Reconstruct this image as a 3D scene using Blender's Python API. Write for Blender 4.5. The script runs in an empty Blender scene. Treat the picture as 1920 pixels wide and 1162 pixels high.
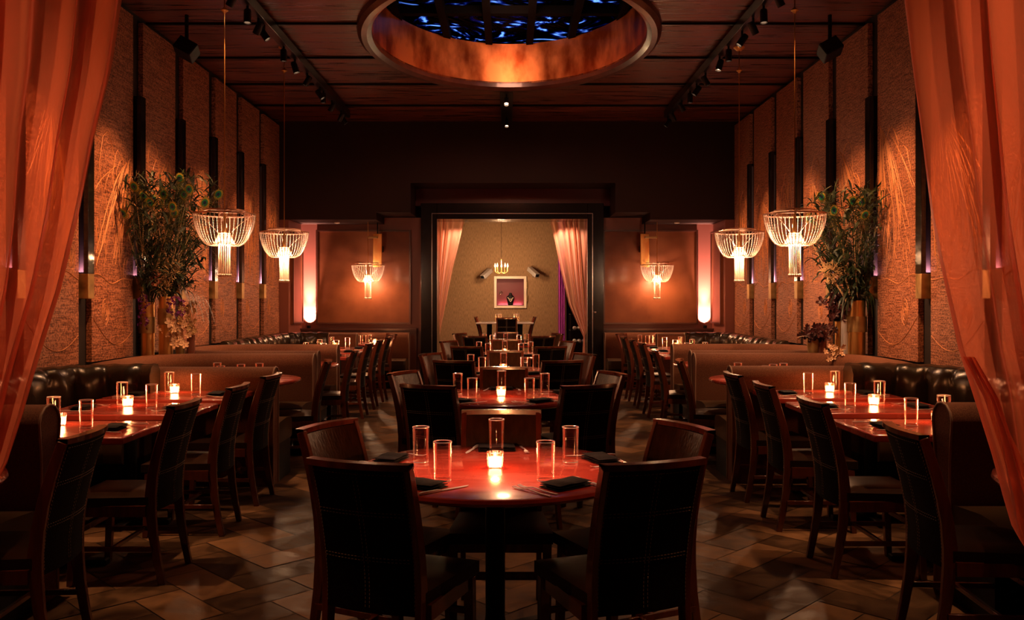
import bpy, math, random
from mathutils import Vector, Matrix, Euler
random.seed(7)
sc = bpy.context.scene
COL = sc.collection
pi = math.pi
# ------------------------------------------------------------------ camera
F = 1610.0; CX, CY = 955.0, 560.0; H = 1.47
cd = bpy.data.cameras.new('camera'); cam = bpy.data.objects.new('camera', cd); COL.objects.link(cam)
cam.location = (0, 0, H); cam.rotation_euler = (pi/2, 0, 0)
cd.sensor_width = 36; cd.lens = 36*F/1920
cd.shift_x = (960-CX)/1920; cd.shift_y = -(581-CY)/1920
cd.clip_start = 0.05
sc.camera = cam
# ------------------------------------------------------------------ world / exposure
w = bpy.data.worlds.new('world'); sc.world = w; w.use_nodes = True
w.node_tree.nodes['Background'].inputs[0].default_value = (0.05, 0.10, 0.3, 1)
w.node_tree.nodes['Background'].inputs[1].default_value = 0.3
sc.view_settings.view_transform = 'Standard'; sc.view_settings.look = 'None'
sc.view_settings.exposure = 0.12; sc.view_settings.gamma = 1
sc.cycles.max_bounces = 7; sc.cycles.diffuse_bounces = 3; sc.cycles.glossy_bounces = 3
sc.cycles.transparent_max_bounces = 16; sc.cycles.sample_clamp_indirect = 2.0
sc.cycles.caustics_reflective = False; sc.cycles.caustics_refractive = False
WARM = (1.0, 0.50, 0.24); AMBER = (1.0, 0.40, 0.14); PINK = (1.0, 0.46, 0.34); CANDLE = (1.0, 0.36, 0.12)
# overall gains per family of lamp
G_WALL, G_TABLE, G_FLOOR, G_PEND, G_CANDLE = 2.4, 3.0, 2.2, 2.6, 1.8

def P(px, py, D):
    return ((px-CX)*D/F, D, H-(py-CY)*D/F)
XC = -0.04
def mx(x, s):            # s=+1 left side of the room, -1 right side (mirrored about the room axis)
    return x if s > 0 else 2*XC - x
# ------------------------------------------------------------------ object helpers
def tag(o, label=None, cat=None, group=None, kind=None):
    if label: o['label'] = label
    if cat: o['category'] = cat
    if group: o['group'] = group
    if kind: o['kind'] = kind
    return o
def empty(name, loc=(0,0,0), rz=0, label=None, cat=None, group=None, kind=None, parent=None):
    o = bpy.data.objects.new(name, None); COL.objects.link(o)
    o.empty_display_size = 0.1
    o.location = loc; o.rotation_euler = (0,0,rz); o.parent = parent
    return tag(o, label, cat, group, kind)
KIDS = {}
def reg(o):
    if o.parent: KIDS.setdefault(o.parent.name, []).append(o)
    return o
def copy_tree(o, parent=None, label=None, loc=None, rz=None):
    c = o.copy(); COL.objects.link(c)
    c.parent = parent
    if label: c['label'] = label
    if loc is not None: c.location = loc
    if rz is not None: c.rotation_euler = (c.rotation_euler[0], c.rotation_euler[1], rz)
    for ch in KIDS.get(o.name, []):
        copy_tree(ch, c)
    if parent: reg(c)
    return c
class M:
    def __init__(s): s.v=[]; s.f=[]; s.mi=[]; s.cur=0; s.T=None
    def add(s, vs, fs):
        b = len(s.v)
        if s.T is not None: vs = [tuple(s.T @ Vector(p)) for p in vs]
        s.v += [tuple(p) for p in vs]; s.f += [tuple(i+b for i in f) for f in fs]; s.mi += [s.cur]*len(fs)
        return s
    def box(s, x0,x1,y0,y1,z0,z1):
        if x1<x0: x0,x1=x1,x0
        if y1<y0: y0,y1=y1,y0
        return s.add([(x0,y0,z0),(x1,y0,z0),(x1,y1,z0),(x0,y1,z0),(x0,y0,z1),(x1,y0,z1),(x1,y1,z1),(x0,y1,z1)],
              [(0,3,2,1),(4,5,6,7),(0,1,5,4),(1,2,6,5),(2,3,7,6),(3,0,4,7)])
    def lathe(s, prof, c=(0,0,0), n=24, sx=1, sy=1, ribs=0, ramp=0):
        vs=[];fs=[]
        for r,z in prof:
            for k in range(n):
                a=2*pi*k/n; rr=r*(1+(ramp*math.cos(a*ribs) if ribs else 0))
                vs.append((c[0]+rr*sx*math.cos(a), c[1]+rr*sy*math.sin(a), c[2]+z))
        for i in range(len(prof)-1):
            for k in range(n):
                a=i*n+k; b=i*n+(k+1)%n
                fs.append((a,b,b+n,a+n))
        if prof[0][0]>1e-6: fs.append(tuple(range(n-1,-1,-1)))
        if prof[-1][0]>1e-6: fs.append(tuple(range((len(prof)-1)*n,len(prof)*n)))
        return s.add(vs,fs)
    def shell(s, prof, c=(0,0,0), n=24):     # open ended surface of revolution (closed loop profile for thick walls)
        vs=[];fs=[]
        for r,z in prof:
            for k in range(n):
                a=2*pi*k/n; vs.append((c[0]+r*math.cos(a), c[1]+r*math.sin(a), c[2]+z))
        for i in range(len(prof)-1):
            for k in range(n):
                a=i*n+k; b=i*n+(k+1)%n; fs.append((a,b,b+n,a+n))
        return s.add(vs,fs)
    def tube(s, pts, r, n=6, cap=True):
        pts=[Vector(p) for p in pts]; m=len(pts)
        rs = r if isinstance(r,(list,tuple)) else [r]*m
        vs=[];fs=[]; up=None
        for i,p in enumerate(pts):
            d=(pts[min(i+1,m-1)]-pts[max(i-1,0)])
            if d.length<1e-9: d=Vector((0,0,1))
            d.normalize()
            if up is None:
                up = Vector((0,0,1)) if abs(d.z)<0.9 else Vector((1,0,0))
            a=d.cross(up)
            if a.length<1e-6: a=d.cross(Vector((0,1,0)))
            a.normalize(); b=d.cross(a); up = -b if False else up
            for k in range(n):
                t=2*pi*k/n; q=p+(a*math.cos(t)+b*math.sin(t))*rs[i]; vs.append(tuple(q))
        for i in range(m-1):
            for k in range(n):
                a=i*n+k;b=i*n+(k+1)%n; fs.append((a,b,b+n,a+n))
        if cap: fs.append(tuple(range(n-1,-1,-1))); fs.append(tuple(range((m-1)*n,m*n)))
        return s.add(vs,fs)
    def bar(s, pts, wx, wy):   # rectangular strip following pts: wx along x, wy along the other in-plane axis
        vs=[];fs=[]; m=len(pts)
        for i,p in enumerate(pts):
            p=Vector(p); d=Vector(pts[min(i+1,m-1)])-Vector(pts[max(i-1,0)]); d.normalize()
            x=Vector((1,0,0)); y=d.cross(x); y.normalize()
            ww = wx[i] if isinstance(wx,(list,tuple)) else wx
            wz = wy[i] if isinstance(wy,(list,tuple)) else wy
            for a,b in ((-1,-1),(1,-1),(1,1),(-1,1)): vs.append(tuple(p+x*a*ww/2+y*b*wz/2))
        for i in range(m-1):
            for k in range(4):
                a=i*4+k;b=i*4+(k+1)%4; fs.append((a,b,b+4,a+4))
        fs.append((3,2,1,0)); fs.append(tuple(range((m-1)*4,m*4)))
        return s.add(vs,fs)
    def sweep(s, path, prof, side=1, mod=None):
        n=len(prof); m=len(path); vs=[];fs=[]; L=0
        for i,p in enumerate(path):
            a=Vector(path[max(i-1,0)]); b=Vector(path[min(i+1,m-1)]); d=(b-a).normalized()
            if i: L+=(Vector(p)-Vector(path[i-1])).length
            nx,ny=-d.y*side,d.x*side
            for (o,z) in prof:
                oo,zz = mod(L,o,z) if mod else (o,z)
                vs.append((p[0]+nx*oo,p[1]+ny*oo,zz))
        for i in range(m-1):
            for k in range(n):
                a=i*n+k;b=i*n+(k+1)%n
                fs.append((a,b,b+n,a+n))
        fs.append(tuple(range(n))); fs.append(tuple(range((m-1)*n,m*n))[::-1])
        return s.add(vs,fs)
    def grid(s, fn, nu, nv):
        vs=[fn(u/nu,v/nv) for v in range(nv+1) for u in range(nu+1)]
        fs=[(v*(nu+1)+u,v*(nu+1)+u+1,(v+1)*(nu+1)+u+1,(v+1)*(nu+1)+u) for v in range(nv) for u in range(nu)]
        return s.add(vs,fs)
    def ball(s, c, r, n=8, m=5, sc3=(1,1,1)):
        vs=[];fs=[]
        for j in range(m+1):
            ph=pi*j/m
            for k in range(n):
                t=2*pi*k/n; vs.append((c[0]+r*sc3[0]*math.sin(ph)*math.cos(t),c[1]+r*sc3[1]*math.sin(ph)*math.sin(t),c[2]+r*sc3[2]*math.cos(ph)))
        for j in range(m):
            for k in range(n): fs.append((j*n+k,(j+1)*n+k,(j+1)*n+(k+1)%n,j*n+(k+1)%n))
        return s.add(vs,fs)
    def build(s, name, mats, parent=None, smooth=35, bevel=0, **kw):
        me=bpy.data.meshes.new(name); me.from_pydata(s.v,[],s.f)
        for m in (mats if isinstance(mats,(list,tuple)) else [mats]): me.materials.append(m)
        if s.cur or any(s.mi): me.polygons.foreach_set('material_index', s.mi)
        if smooth:
            me.polygons.foreach_set('use_smooth',[True]*len(me.polygons))
            me.set_sharp_from_angle(angle=math.radians(smooth))
        me.update()
        import bmesh
        bm=bmesh.new(); bm.from_mesh(me); bmesh.ops.recalc_face_normals(bm,faces=bm.faces); bm.to_mesh(me); bm.free()
        o=bpy.data.objects.new(name,me); COL.objects.link(o); o.parent=parent
        if bevel:
            b=o.modifiers.new('bevel','BEVEL'); b.width=bevel; b.segments=2; b.limit_method='ANGLE'; b.harden_normals=False
        tag(o,**kw)
        return reg(o)
def rounded(pts, r, step=0.05):
    out=[]; n=len(pts)
    for i,p in enumerate(pts):
        p=Vector(p)
        if i==0 or i==n-1: out.append(p); continue
        a=(Vector(pts[i-1])-p); b=(Vector(pts[i+1])-p)
        t=min(r, a.length*0.99, b.length*0.99); a.normalize(); b.normalize()
        A=p+a*t; B=p+b*t
        for k in range(13):
            u=k/12; out.append(A*(1-u)**2+p*2*u*(1-u)+B*u*u)
    res=[out[0]]
    for q in out[1:]:
        d=q-res[-1]; L=d.length
        if L<1e-5: continue
        k=max(1,int(round(L/step)))
        base=res[-1].copy()
        for j in range(1,k+1): res.append(base+d*j/k)
    return [tuple(q) for q in res]
# ------------------------------------------------------------------ materials
def nodes(name):
    m=bpy.data.materials.new(name); m.use_nodes=True; nt=m.node_tree
    return m, nt, nt.nodes, nt.links, nt.nodes['Principled BSDF']
def mat(name, col, rough=0.5, metal=0, col2=None, scale=(5,5,5), detail=4, bump=0, bscale=None, coat=0, emit=None, estr=0, spec=0.5, sheen=0, wave=None, obj=True, rough2=None, contrast=(0.35,0.65), trans=0, aniso=0):
    m,nt,N,L,b=nodes(name)
    c4=lambda c:(c[0],c[1],c[2],1)
    b.inputs['Base Color'].default_value=c4(col); b.inputs['Roughness'].default_value=rough; b.inputs['Metallic'].default_value=metal
    b.inputs['Coat Weight'].default_value=coat; b.inputs['Coat Roughness'].default_value=0.08
    b.inputs['Specular IOR Level'].default_value=spec; b.inputs['Sheen Weight'].default_value=sheen
    b.inputs['Transmission Weight'].default_value=trans; b.inputs['Anisotropic'].default_value=aniso
    if emit: b.inputs['Emission Color'].default_value=c4(emit); b.inputs['Emission Strength'].default_value=estr
    if col2 or bump or rough2 is not None:
        tc=N.new('ShaderNodeTexCoord'); mp=N.new('ShaderNodeMapping'); mp.inputs['Scale'].default_value=scale
        L.new(tc.outputs['Object'],mp.inputs[0])
        nz=N.new('ShaderNodeTexNoise'); nz.inputs['Scale'].default_value=1; nz.inputs['Detail'].default_value=detail
        L.new(mp.outputs[0],nz.inputs['Vector'])
        rp=N.new('ShaderNodeValToRGB'); rp.color_ramp.elements[0].position=contrast[0]; rp.color_ramp.elements[1].position=contrast[1]
        rp.color_ramp.elements[0].color=c4(col); rp.color_ramp.elements[1].color=c4(col2 or col)
        L.new(nz.outputs['Fac'],rp.inputs[0])
        if col2: L.new(rp.outputs[0],b.inputs['Base Color'])
        if rough2 is not None:
            mr=N.new('ShaderNodeMapRange'); mr.inputs[3].default_value=rough; mr.inputs[4].default_value=rough2
            mr.inputs[1].default_value=0.35; mr.inputs[2].default_value=0.65
            L.new(nz.outputs['Fac'],mr.inputs[0]); L.new(mr.outputs[0],b.inputs['Roughness'])
        if bump:
            bp=N.new('ShaderNodeBump'); bp.inputs['Strength'].default_value=bump; bp.inputs['Distance'].default_value=0.01
            if bscale:
                mp2=N.new('ShaderNodeMapping'); mp2.inputs['Scale'].default_value=bscale; L.new(tc.outputs['Object'],mp2.inputs[0])
                n2=N.new('ShaderNodeTexNoise'); n2.inputs['Scale'].default_value=1; n2.inputs['Detail'].default_value=3; L.new(mp2.outputs[0],n2.inputs['Vector'])
                L.new(n2.outputs['Fac'],bp.inputs['Height'])
            else: L.new(nz.outputs['Fac'],bp.inputs['Height'])
            L.new(bp.outputs[0],b.inputs['Normal'])
    return m
def emis(name, col, strength):
    m,nt,N,L,b=nodes(name); N.remove(b); e=N.new('ShaderNodeEmission'); e.inputs[0].default_value=(*col,1); e.inputs[1].default_value=strength
    L.new(e.outputs[0],N['Material Output'].inputs[0]); return m
def sheer(name, col, opac=0.45, sparkle=1.0):
    m,nt,N,L,b=nodes(name)
    b.inputs['Base Color'].default_value=(*col,1); b.inputs['Roughness'].default_value=0.42; b.inputs['Sheen Weight'].default_value=0.6
    b.inputs['Specular IOR Level'].default_value=0.6
    tl=N.new('ShaderNodeBsdfTranslucent'); tl.inputs[0].default_value=(*col,1)
    tr=N.new('ShaderNodeBsdfTransparent'); tr.inputs[0].default_value=(1,0.62,0.5,1)
    lw=N.new('ShaderNodeLayerWeight'); lw.inputs[0].default_value=0.45
    mr=N.new('ShaderNodeMapRange'); mr.inputs[3].default_value=opac; mr.inputs[4].default_value=0.97
    L.new(lw.outputs['Facing'],mr.inputs[0])
    tc=N.new('ShaderNodeTexCoord'); mp=N.new('ShaderNodeMapping'); mp.inputs['Scale'].default_value=(14,14,4)
    nz=N.new('ShaderNodeTexNoise'); nz.inputs['Scale'].default_value=1; nz.inputs['Detail'].default_value=6; nz.inputs['Distortion'].default_value=1.5
    L.new(tc.outputs['Object'],mp.inputs[0]); L.new(mp.outputs[0],nz.inputs['Vector'])
    bp=N.new('ShaderNodeBump'); bp.inputs['Strength'].default_value=0.5*sparkle; bp.inputs['Distance'].default_value=0.03
    L.new(nz.outputs['Fac'],bp.inputs['Height']); L.new(bp.outputs[0],b.inputs['Normal'])
    m1=N.new('ShaderNodeMixShader'); m1.inputs[0].default_value=0.5; L.new(b.outputs[0],m1.inputs[1]); L.new(tl.outputs[0],m1.inputs[2])
    m2=N.new('ShaderNodeMixShader'); L.new(mr.outputs[0],m2.inputs[0]); L.new(tr.outputs[0],m2.inputs[1]); L.new(m1.outputs[0],m2.inputs[2])
    L.new(m2.outputs[0],N['Material Output'].inputs[0]); return m
def clear_glass(name, tint=(0.99,0.97,0.95), boost=0.0):
    m,nt,N,L,b=nodes(name); N.remove(b)
    tr=N.new('ShaderNodeBsdfTransparent'); tr.inputs[0].default_value=(*tint,1)
    gl=N.new('ShaderNodeBsdfGlossy'); gl.inputs['Roughness'].default_value=0.04
    fr=N.new('ShaderNodeLayerWeight'); fr.inputs[0].default_value=0.22
    mr=N.new('ShaderNodeMapRange'); mr.inputs[3].default_value=boost; mr.inputs[4].default_value=1.0
    L.new(fr.outputs['Fresnel'],mr.inputs[0]); L.new(mr.outputs[0],gl.inputs[0])
    ad=N.new('ShaderNodeAddShader'); L.new(tr.outputs[0],ad.inputs[0]); L.new(gl.outputs[0],ad.inputs[1])
    L.new(ad.outputs[0],N['Material Output'].inputs[0]); return m
MT={}
MT['table']=mat('mahogany_table',(0.36,0.035,0.022),0.2,0,(0.55,0.075,0.045),(2,9,2),6,coat=0.8,rough2=0.3,bump=0.04)
MT['chairwood']=mat('chair_wood',(0.085,0.019,0.008),0.22,0,(0.16,0.038,0.015),(20,20,3),4,coat=0.5)
MT['leather']=mat('chair_leather',(0.006,0.003,0.0025),0.65,0,(0.010,0.005,0.004),(40,40,40),4,spec=0.05,bump=0.25,bscale=(220,220,220))
MT['leatherfront']=mat('chair_leather_face',(0.036,0.015,0.006),0.28,0,(0.06,0.026,0.010),(30,30,8),4,spec=0.12,bump=0.2,bscale=(90,90,14))
MT['stitch']=mat('tan_thread',(0.36,0.25,0.16),0.8)
MT['fabric']=mat('booth_fabric',(0.12,0.046,0.025),0.85,0,(0.20,0.082,0.045),(160,160,160),2,bump=0.35,bscale=(300,300,300),sheen=0.08,spec=0.1)
MT['piping']=mat('piping_cord',(0.35,0.22,0.15),0.5)
MT['tuft']=mat('black_leather',(0.022,0.014,0.008),0.27,0,(0.04,0.026,0.015),(3,3,3),3,bump=0.35,bscale=(11,11,3),spec=0.6)
MT['bench']=mat('bench_leather',(0.05,0.028,0.015),0.36,0,(0.08,0.045,0.022),(4,4,4),3,bump=0.2,spec=0.2)
MT['seat']=mat('seat_leather',(0.018,0.009,0.006),0.36,0,(0.034,0.016,0.009),(4,4,4),3,spec=0.12,bump=0.2)
MT['black']=mat('black_paint',(0.004,0.003,0.003),0.5,spec=0.2)
MT['blackgloss']=mat('black_gloss',(0.008,0.006,0.006),0.18,coat=0.4)
MT['steel']=mat('steel',(0.85,0.8,0.76),0.3,0.55)
MT['chrome']=mat('chrome_strip',(0.8,0.78,0.76),0.2,1)
MT['brass']=mat('brushed_brass',(0.78,0.42,0.12),0.34,1,(0.9,0.56,0.2),(30,30,2),3)
MT['rosegold']=mat('rose_gold_hoop',(0.9,0.55,0.38),0.3,0.8)
MT['brassdark']=mat('aged_brass',(0.34,0.22,0.09),0.42,1,(0.5,0.33,0.14),(14,14,14),4,rough2=0.6)
MT['silver']=mat('dull_silver',(0.8,0.78,0.76),0.38,0.7)
MT['bronze']=mat('bronze_glaze',(0.30,0.12,0.08),0.25,0.6)
MT['napkin']=mat('black_napkin',(0.006,0.005,0.005),0.8,0,(0.011,0.009,0.009),(60,60,60),2,bump=0.2,spec=0.12)
MT['glass']=clear_glass('tumbler_glass')
MT['rimglint']=mat('rim_highlight',(0.9,0.8,0.75),0.15,0.6)  # highlight on tumbler rim and base, painted as pale rings
MT['cup']=clear_glass('votive_glass',(1,0.9,0.8),0.10)
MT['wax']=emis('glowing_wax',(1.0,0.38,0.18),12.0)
MT['flame']=emis('candle_flame',(1.0,0.5,0.22),20.0)
MT['bulb']=emis('lamp_glow',(1.0,0.43,0.20),12.0)
MT['lens']=emis('spot_lens',(1.0,0.6,0.35),14.0)
MT['bead']=mat('crystal_bead',(0.95,0.74,0.58),0.25,0.0,spec=0.9)
MT['wall_upper']=mat('dark_brown_paint',(0.016,0.0045,0.0025),0.6,0,(0.022,0.006,0.003),(1,1,1),3,spec=0.25)
MT['wall_side']=mat('black_wall',(0.008,0.004,0.004),0.7)
MT['suede']=mat('copper_suede',(0.13,0.036,0.013),0.4,0.1,(0.21,0.065,0.024),(2.2,2.2,2.2),5,bump=0.05,spec=0.3,coat=0.05)
MT['mould']=mat('alcove_trim',(0.22,0.075,0.055),0.4,0,spec=0.4)
MT['rail']=mat('track_black',(0.006,0.005,0.005),0.3,spec=0.35)
MT['barblack']=mat('bar_black',(0.001,0.001,0.001),0.8,spec=0.05)
MT['frame']=mat('dark_moulding',(0.07,0.02,0.012),0.3,spec=0.6)
MT['copper']=mat('copper_leaf',(0.34,0.075,0.015),0.30,0.85,(0.85,0.32,0.10),(3.5,3.5,2),8,rough2=0.45,contrast=(0.36,0.6))
MT['linen']=mat('woven_wallcovering',(0.20,0.125,0.065),0.8,0,(0.38,0.225,0.115),(90,90,14),3,bump=0.3,bscale=(160,160,40),contrast=(0.3,0.7),spec=0.1)
MT['gold_line']=mat('gold_engraving',(0.62,0.26,0.10),0.5,0.0)
MT['purple']=mat('purple_drape',(0.42,0.02,0.42),0.5,0,sheen=0.5)
MT['white']=mat('pale_frame',(0.75,0.62,0.48),0.4)
MT['redback']=mat('red_lining',(0.16,0.002,0.010),0.5)
MT['agate']=mat('amber_stone',(0.75,0.25,0.05),0.25,0.3,(0.95,0.5,0.14),(6,6,3),6,coat=0.4)
MT['placemat']=mat('placemat',(0.03,0.02,0.02),0.6)
MT['pale_top']=mat('pale_table_top',(0.6,0.5,0.4),0.25,coat=0.4)
MT['leaf']=mat('dark_leaf',(0.004,0.014,0.005),0.45,0,(0.02,0.034,0.010),(9,9,9),3)
MT['olive']=mat('olive_barbs',(0.05,0.075,0.018),0.5,0,(0.20,0.19,0.04),(12,12,12),3)
MT['eye_g']=mat('feather_green',(0.03,0.32,0.14),0.35,0.3)
MT['eye_y']=mat('feather_gold',(0.5,0.42,0.06),0.4,0.3)
MT['eye_b']=mat('feather_blue',(0.01,0.04,0.12),0.3,0.2)
MT['twig']=mat('pale_twig',(0.42,0.26,0.13),0.6,0,(0.6,0.4,0.22),(20,20,20),3)
MT['dried']=mat('dried_gold',(0.55,0.34,0.14),0.6,0,(0.75,0.5,0.24),(25,25,25),3)
MT['petal']=mat('cream_petal',(0.75,0.45,0.25),0.5,0,(0.9,0.62,0.38),(12,12,12),3,sheen=0.3)
MT['darkpetal']=mat('plum_leaf',(0.03,0.010,0.012),0.4,0,(0.08,0.02,0.02),(12,12,12),3)
MT['violet']=mat('violet_flower',(0.16,0.01,0.16),0.5)
MT['pinkish']=mat('pink_petal',(0.75,0.22,0.14),0.5)
MT['sheer']=sheer('orange_sheer',(0.95,0.27,0.15),0.40)
MT['sheer2']=sheer('peach_sheer',(1.0,0.50,0.32),0.40,0.8)
MT['glassblack']=mat('black_screen',(0.01,0.01,0.012),0.1)

# wall panel: woven grain running along the wall
def panel_material():
    m,nt,N,L,b=nodes('panel_weave')
    tc=N.new('ShaderNodeTexCoord')
    mp=N.new('ShaderNodeMapping'); mp.inputs['Scale'].default_value=(6,6,170); L.new(tc.outputs['Object'],mp.inputs[0])
    n1=N.new('ShaderNodeTexNoise'); n1.inputs['Scale'].default_value=1; n1.inputs['Detail'].default_value=4; n1.inputs['Distortion'].default_value=0.35; L.new(mp.outputs[0],n1.inputs['Vector'])
    mp2=N.new('ShaderNodeMapping'); mp2.inputs['Scale'].default_value=(60,60,60); L.new(tc.outputs['Object'],mp2.inputs[0])
    n2=N.new('ShaderNodeTexNoise'); n2.inputs['Scale'].default_value=1; n2.inputs['Detail'].default_value=2; L.new(mp2.outputs[0],n2.inputs['Vector'])
    mul=N.new('ShaderNodeMath'); mul.operation='MULTIPLY'; L.new(n1.outputs['Fac'],mul.inputs[0]); L.new(n2.outputs['Fac'],mul.inputs[1])
    rp=N.new('ShaderNodeValToRGB'); e=rp.color_ramp.elements
    e[0].position=0.16; e[0].color=(0.10,0.032,0.017,1); e[1].position=0.36; e[1].color=(0.52,0.22,0.125,1)
    L.new(mul.outputs[0],rp.inputs[0]); L.new(rp.outputs[0],b.inputs['Base Color'])
    b.inputs['Roughness'].default_value=0.5; b.inputs['Specular IOR Level'].default_value=0.2
    bp=N.new('ShaderNodeBump'); bp.inputs['Strength'].default_value=0.6; bp.inputs['Distance'].default_value=0.01
    L.new(mul.outputs[0],bp.inputs['Height']); L.new(bp.outputs[0],b.inputs['Normal'])
    return m
MT['panel']=panel_material()
def ceiling_material():
    m,nt,N,L,b=nodes('ceiling_planks')
    tc=N.new('ShaderNodeTexCoord'); mp=N.new('ShaderNodeMapping'); mp.inputs['Scale'].default_value=(1.6,28,1); L.new(tc.outputs['Object'],mp.inputs[0])
    nz=N.new('ShaderNodeTexNoise'); nz.inputs['Scale'].default_value=1; nz.inputs['Detail'].default_value=6; L.new(mp.outputs[0],nz.inputs['Vector'])
    rp=N.new('ShaderNodeValToRGB'); e=rp.color_ramp.elements; e[0].position=0.35; e[0].color=(0.016,0.004,0.002,1); e[1].position=0.68; e[1].color=(0.20,0.055,0.026,1)
    L.new(nz.outputs['Fac'],rp.inputs[0]); L.new(rp.outputs[0],b.inputs['Base Color'])
    mr=N.new('ShaderNodeMapRange'); mr.inputs[1].default_value=0.3; mr.inputs[2].default_value=0.7; mr.inputs[3].default_value=0.22; mr.inputs[4].default_value=0.5
    L.new(nz.outputs['Fac'],mr.inputs[0]); L.new(mr.outputs[0],b.inputs['Roughness'])
    bp=N.new('ShaderNodeBump'); bp.inputs['Strength'].default_value=0.5; bp.inputs['Distance'].default_value=0.01; L.new(nz.outputs['Fac'],bp.inputs['Height']); L.new(bp.outputs[0],b.inputs['Normal'])
    return m
MT['ceiling']=ceiling_material()
def floor_material():
    m,nt,N,L,b=nodes('slate_tiles')
    at=N.new('ShaderNodeAttribute'); at.attribute_name='tile'
    tc=N.new('ShaderNodeTexCoord')
    nz=N.new('ShaderNodeTexNoise'); nz.inputs['Scale'].default_value=4.5; nz.inputs['Detail'].default_value=10; nz.inputs['Distortion'].default_value=1.2; L.new(tc.outputs['Object'],nz.inputs['Vector'])
    ad=N.new('ShaderNodeMath'); ad.operation='MULTIPLY_ADD'; ad.inputs[1].default_value=0.40; L.new(at.outputs['Fac'],ad.inputs[0])
    m2=N.new('ShaderNodeMath'); m2.operation='MULTIPLY'; m2.inputs[1].default_value=0.75; L.new(nz.outputs['Fac'],m2.inputs[0]); L.new(m2.outputs[0],ad.inputs[2])
    rp=N.new('ShaderNodeValToRGB'); e=rp.color_ramp.elements; e[0].position=0.22; e[0].color=(0.025,0.012,0.007,1); e[1].position=0.88; e[1].color=(0.32,0.165,0.075,1)
    x=rp.color_ramp.elements.new(0.5); x.color=(0.085,0.044,0.021,1)
    L.new(ad.outputs[0],rp.inputs[0]); L.new(rp.outputs[0],b.inputs['Base Color'])
    mr=N.new('ShaderNodeMapRange'); mr.inputs[1].default_value=0.3; mr.inputs[2].default_value=0.7; mr.inputs[3].default_value=0.36; mr.inputs[4].default_value=0.7; b.inputs['Specular IOR Level'].default_value=0.16
    L.new(nz.outputs['Fac'],mr.inputs[0]); L.new(mr.outputs[0],b.inputs['Roughness'])
    bp=N.new('ShaderNodeBump'); bp.inputs['Strength'].default_value=0.5; bp.inputs['Distance'].default_value=0.012; L.new(nz.outputs['Fac'],bp.inputs['Height']); L.new(bp.outputs[0],b.inputs['Normal'])
    return m
MT['floor']=floor_material()
MT['grout']=mat('grout',(0.05,0.032,0.022),0.7)
def skyglass():
    m,nt,N,L,b=nodes('crumpled_blue_glass'); N.remove(b)
    tc=N.new('ShaderNodeTexCoord'); nz=N.new('ShaderNodeTexNoise'); nz.inputs['Scale'].default_value=1.1; nz.inputs['Detail'].default_value=3; nz.inputs['Distortion'].default_value=7
    L.new(tc.outputs['Object'],nz.inputs['Vector'])
    rp=N.new('ShaderNodeValToRGB'); e=rp.color_ramp.elements; e[0].position=0.50; e[0].color=(0.0,0.0,0.0006,1); e[1].position=0.66; e[1].color=(1,1,1,1)
    x=rp.color_ramp.elements.new(0.58); x.color=(0.008,0.035,0.16,1)
    L.new(nz.outputs['Fac'],rp.inputs[0])
    tl=N.new('ShaderNodeBsdfTranslucent'); L.new(rp.outputs[0],tl.inputs[0])
    gl=N.new('ShaderNodeBsdfGlossy'); gl.inputs[0].default_value=(0.3,0.5,1,1); gl.inputs['Roughness'].default_value=0.2
    bp=N.new('ShaderNodeBump'); bp.inputs['Strength'].default_value=1; bp.inputs['Distance'].default_value=0.1; L.new(nz.outputs['Fac'],bp.inputs['Height']); L.new(bp.outputs[0],gl.inputs['Normal'])
    ms=N.new('ShaderNodeMixShader'); ms.inputs[0].default_value=0.04; L.new(tl.outputs[0],ms.inputs[1]); L.new(gl.outputs[0],ms.inputs[2])
    L.new(ms.outputs[0],N['Material Output'].inputs[0]); return m
MT['skyglass']=skyglass()
# ------------------------------------------------------------------ lights
def lamp(kind, name, loc, power, color=WARM, parent=None, target=None, size=0.03, angle=50, blend=0.6, sizey=None):
    ld=bpy.data.lights.new(name,kind); ld.energy=power; ld.color=color
    if kind=='SPOT': ld.spot_size=math.radians(angle); ld.spot_blend=blend; ld.shadow_soft_size=size
    elif kind=='POINT': ld.shadow_soft_size=size
    elif kind=='AREA':
        ld.size=size
        if sizey: ld.shape='RECTANGLE'; ld.size_y=sizey
    o=bpy.data.objects.new(name,ld); COL.objects.link(o)
    loc=Vector(loc)
    if target is not None: o.rotation_euler=(Vector(target)-loc).to_track_quat('-Z','Y').to_euler()
    if parent: o.parent=parent; o.location=loc-Vector(parent.location)
    else: o.location=loc
    return reg(o)
ZC=4.36; XL=-3.80; XR=3.72
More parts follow.
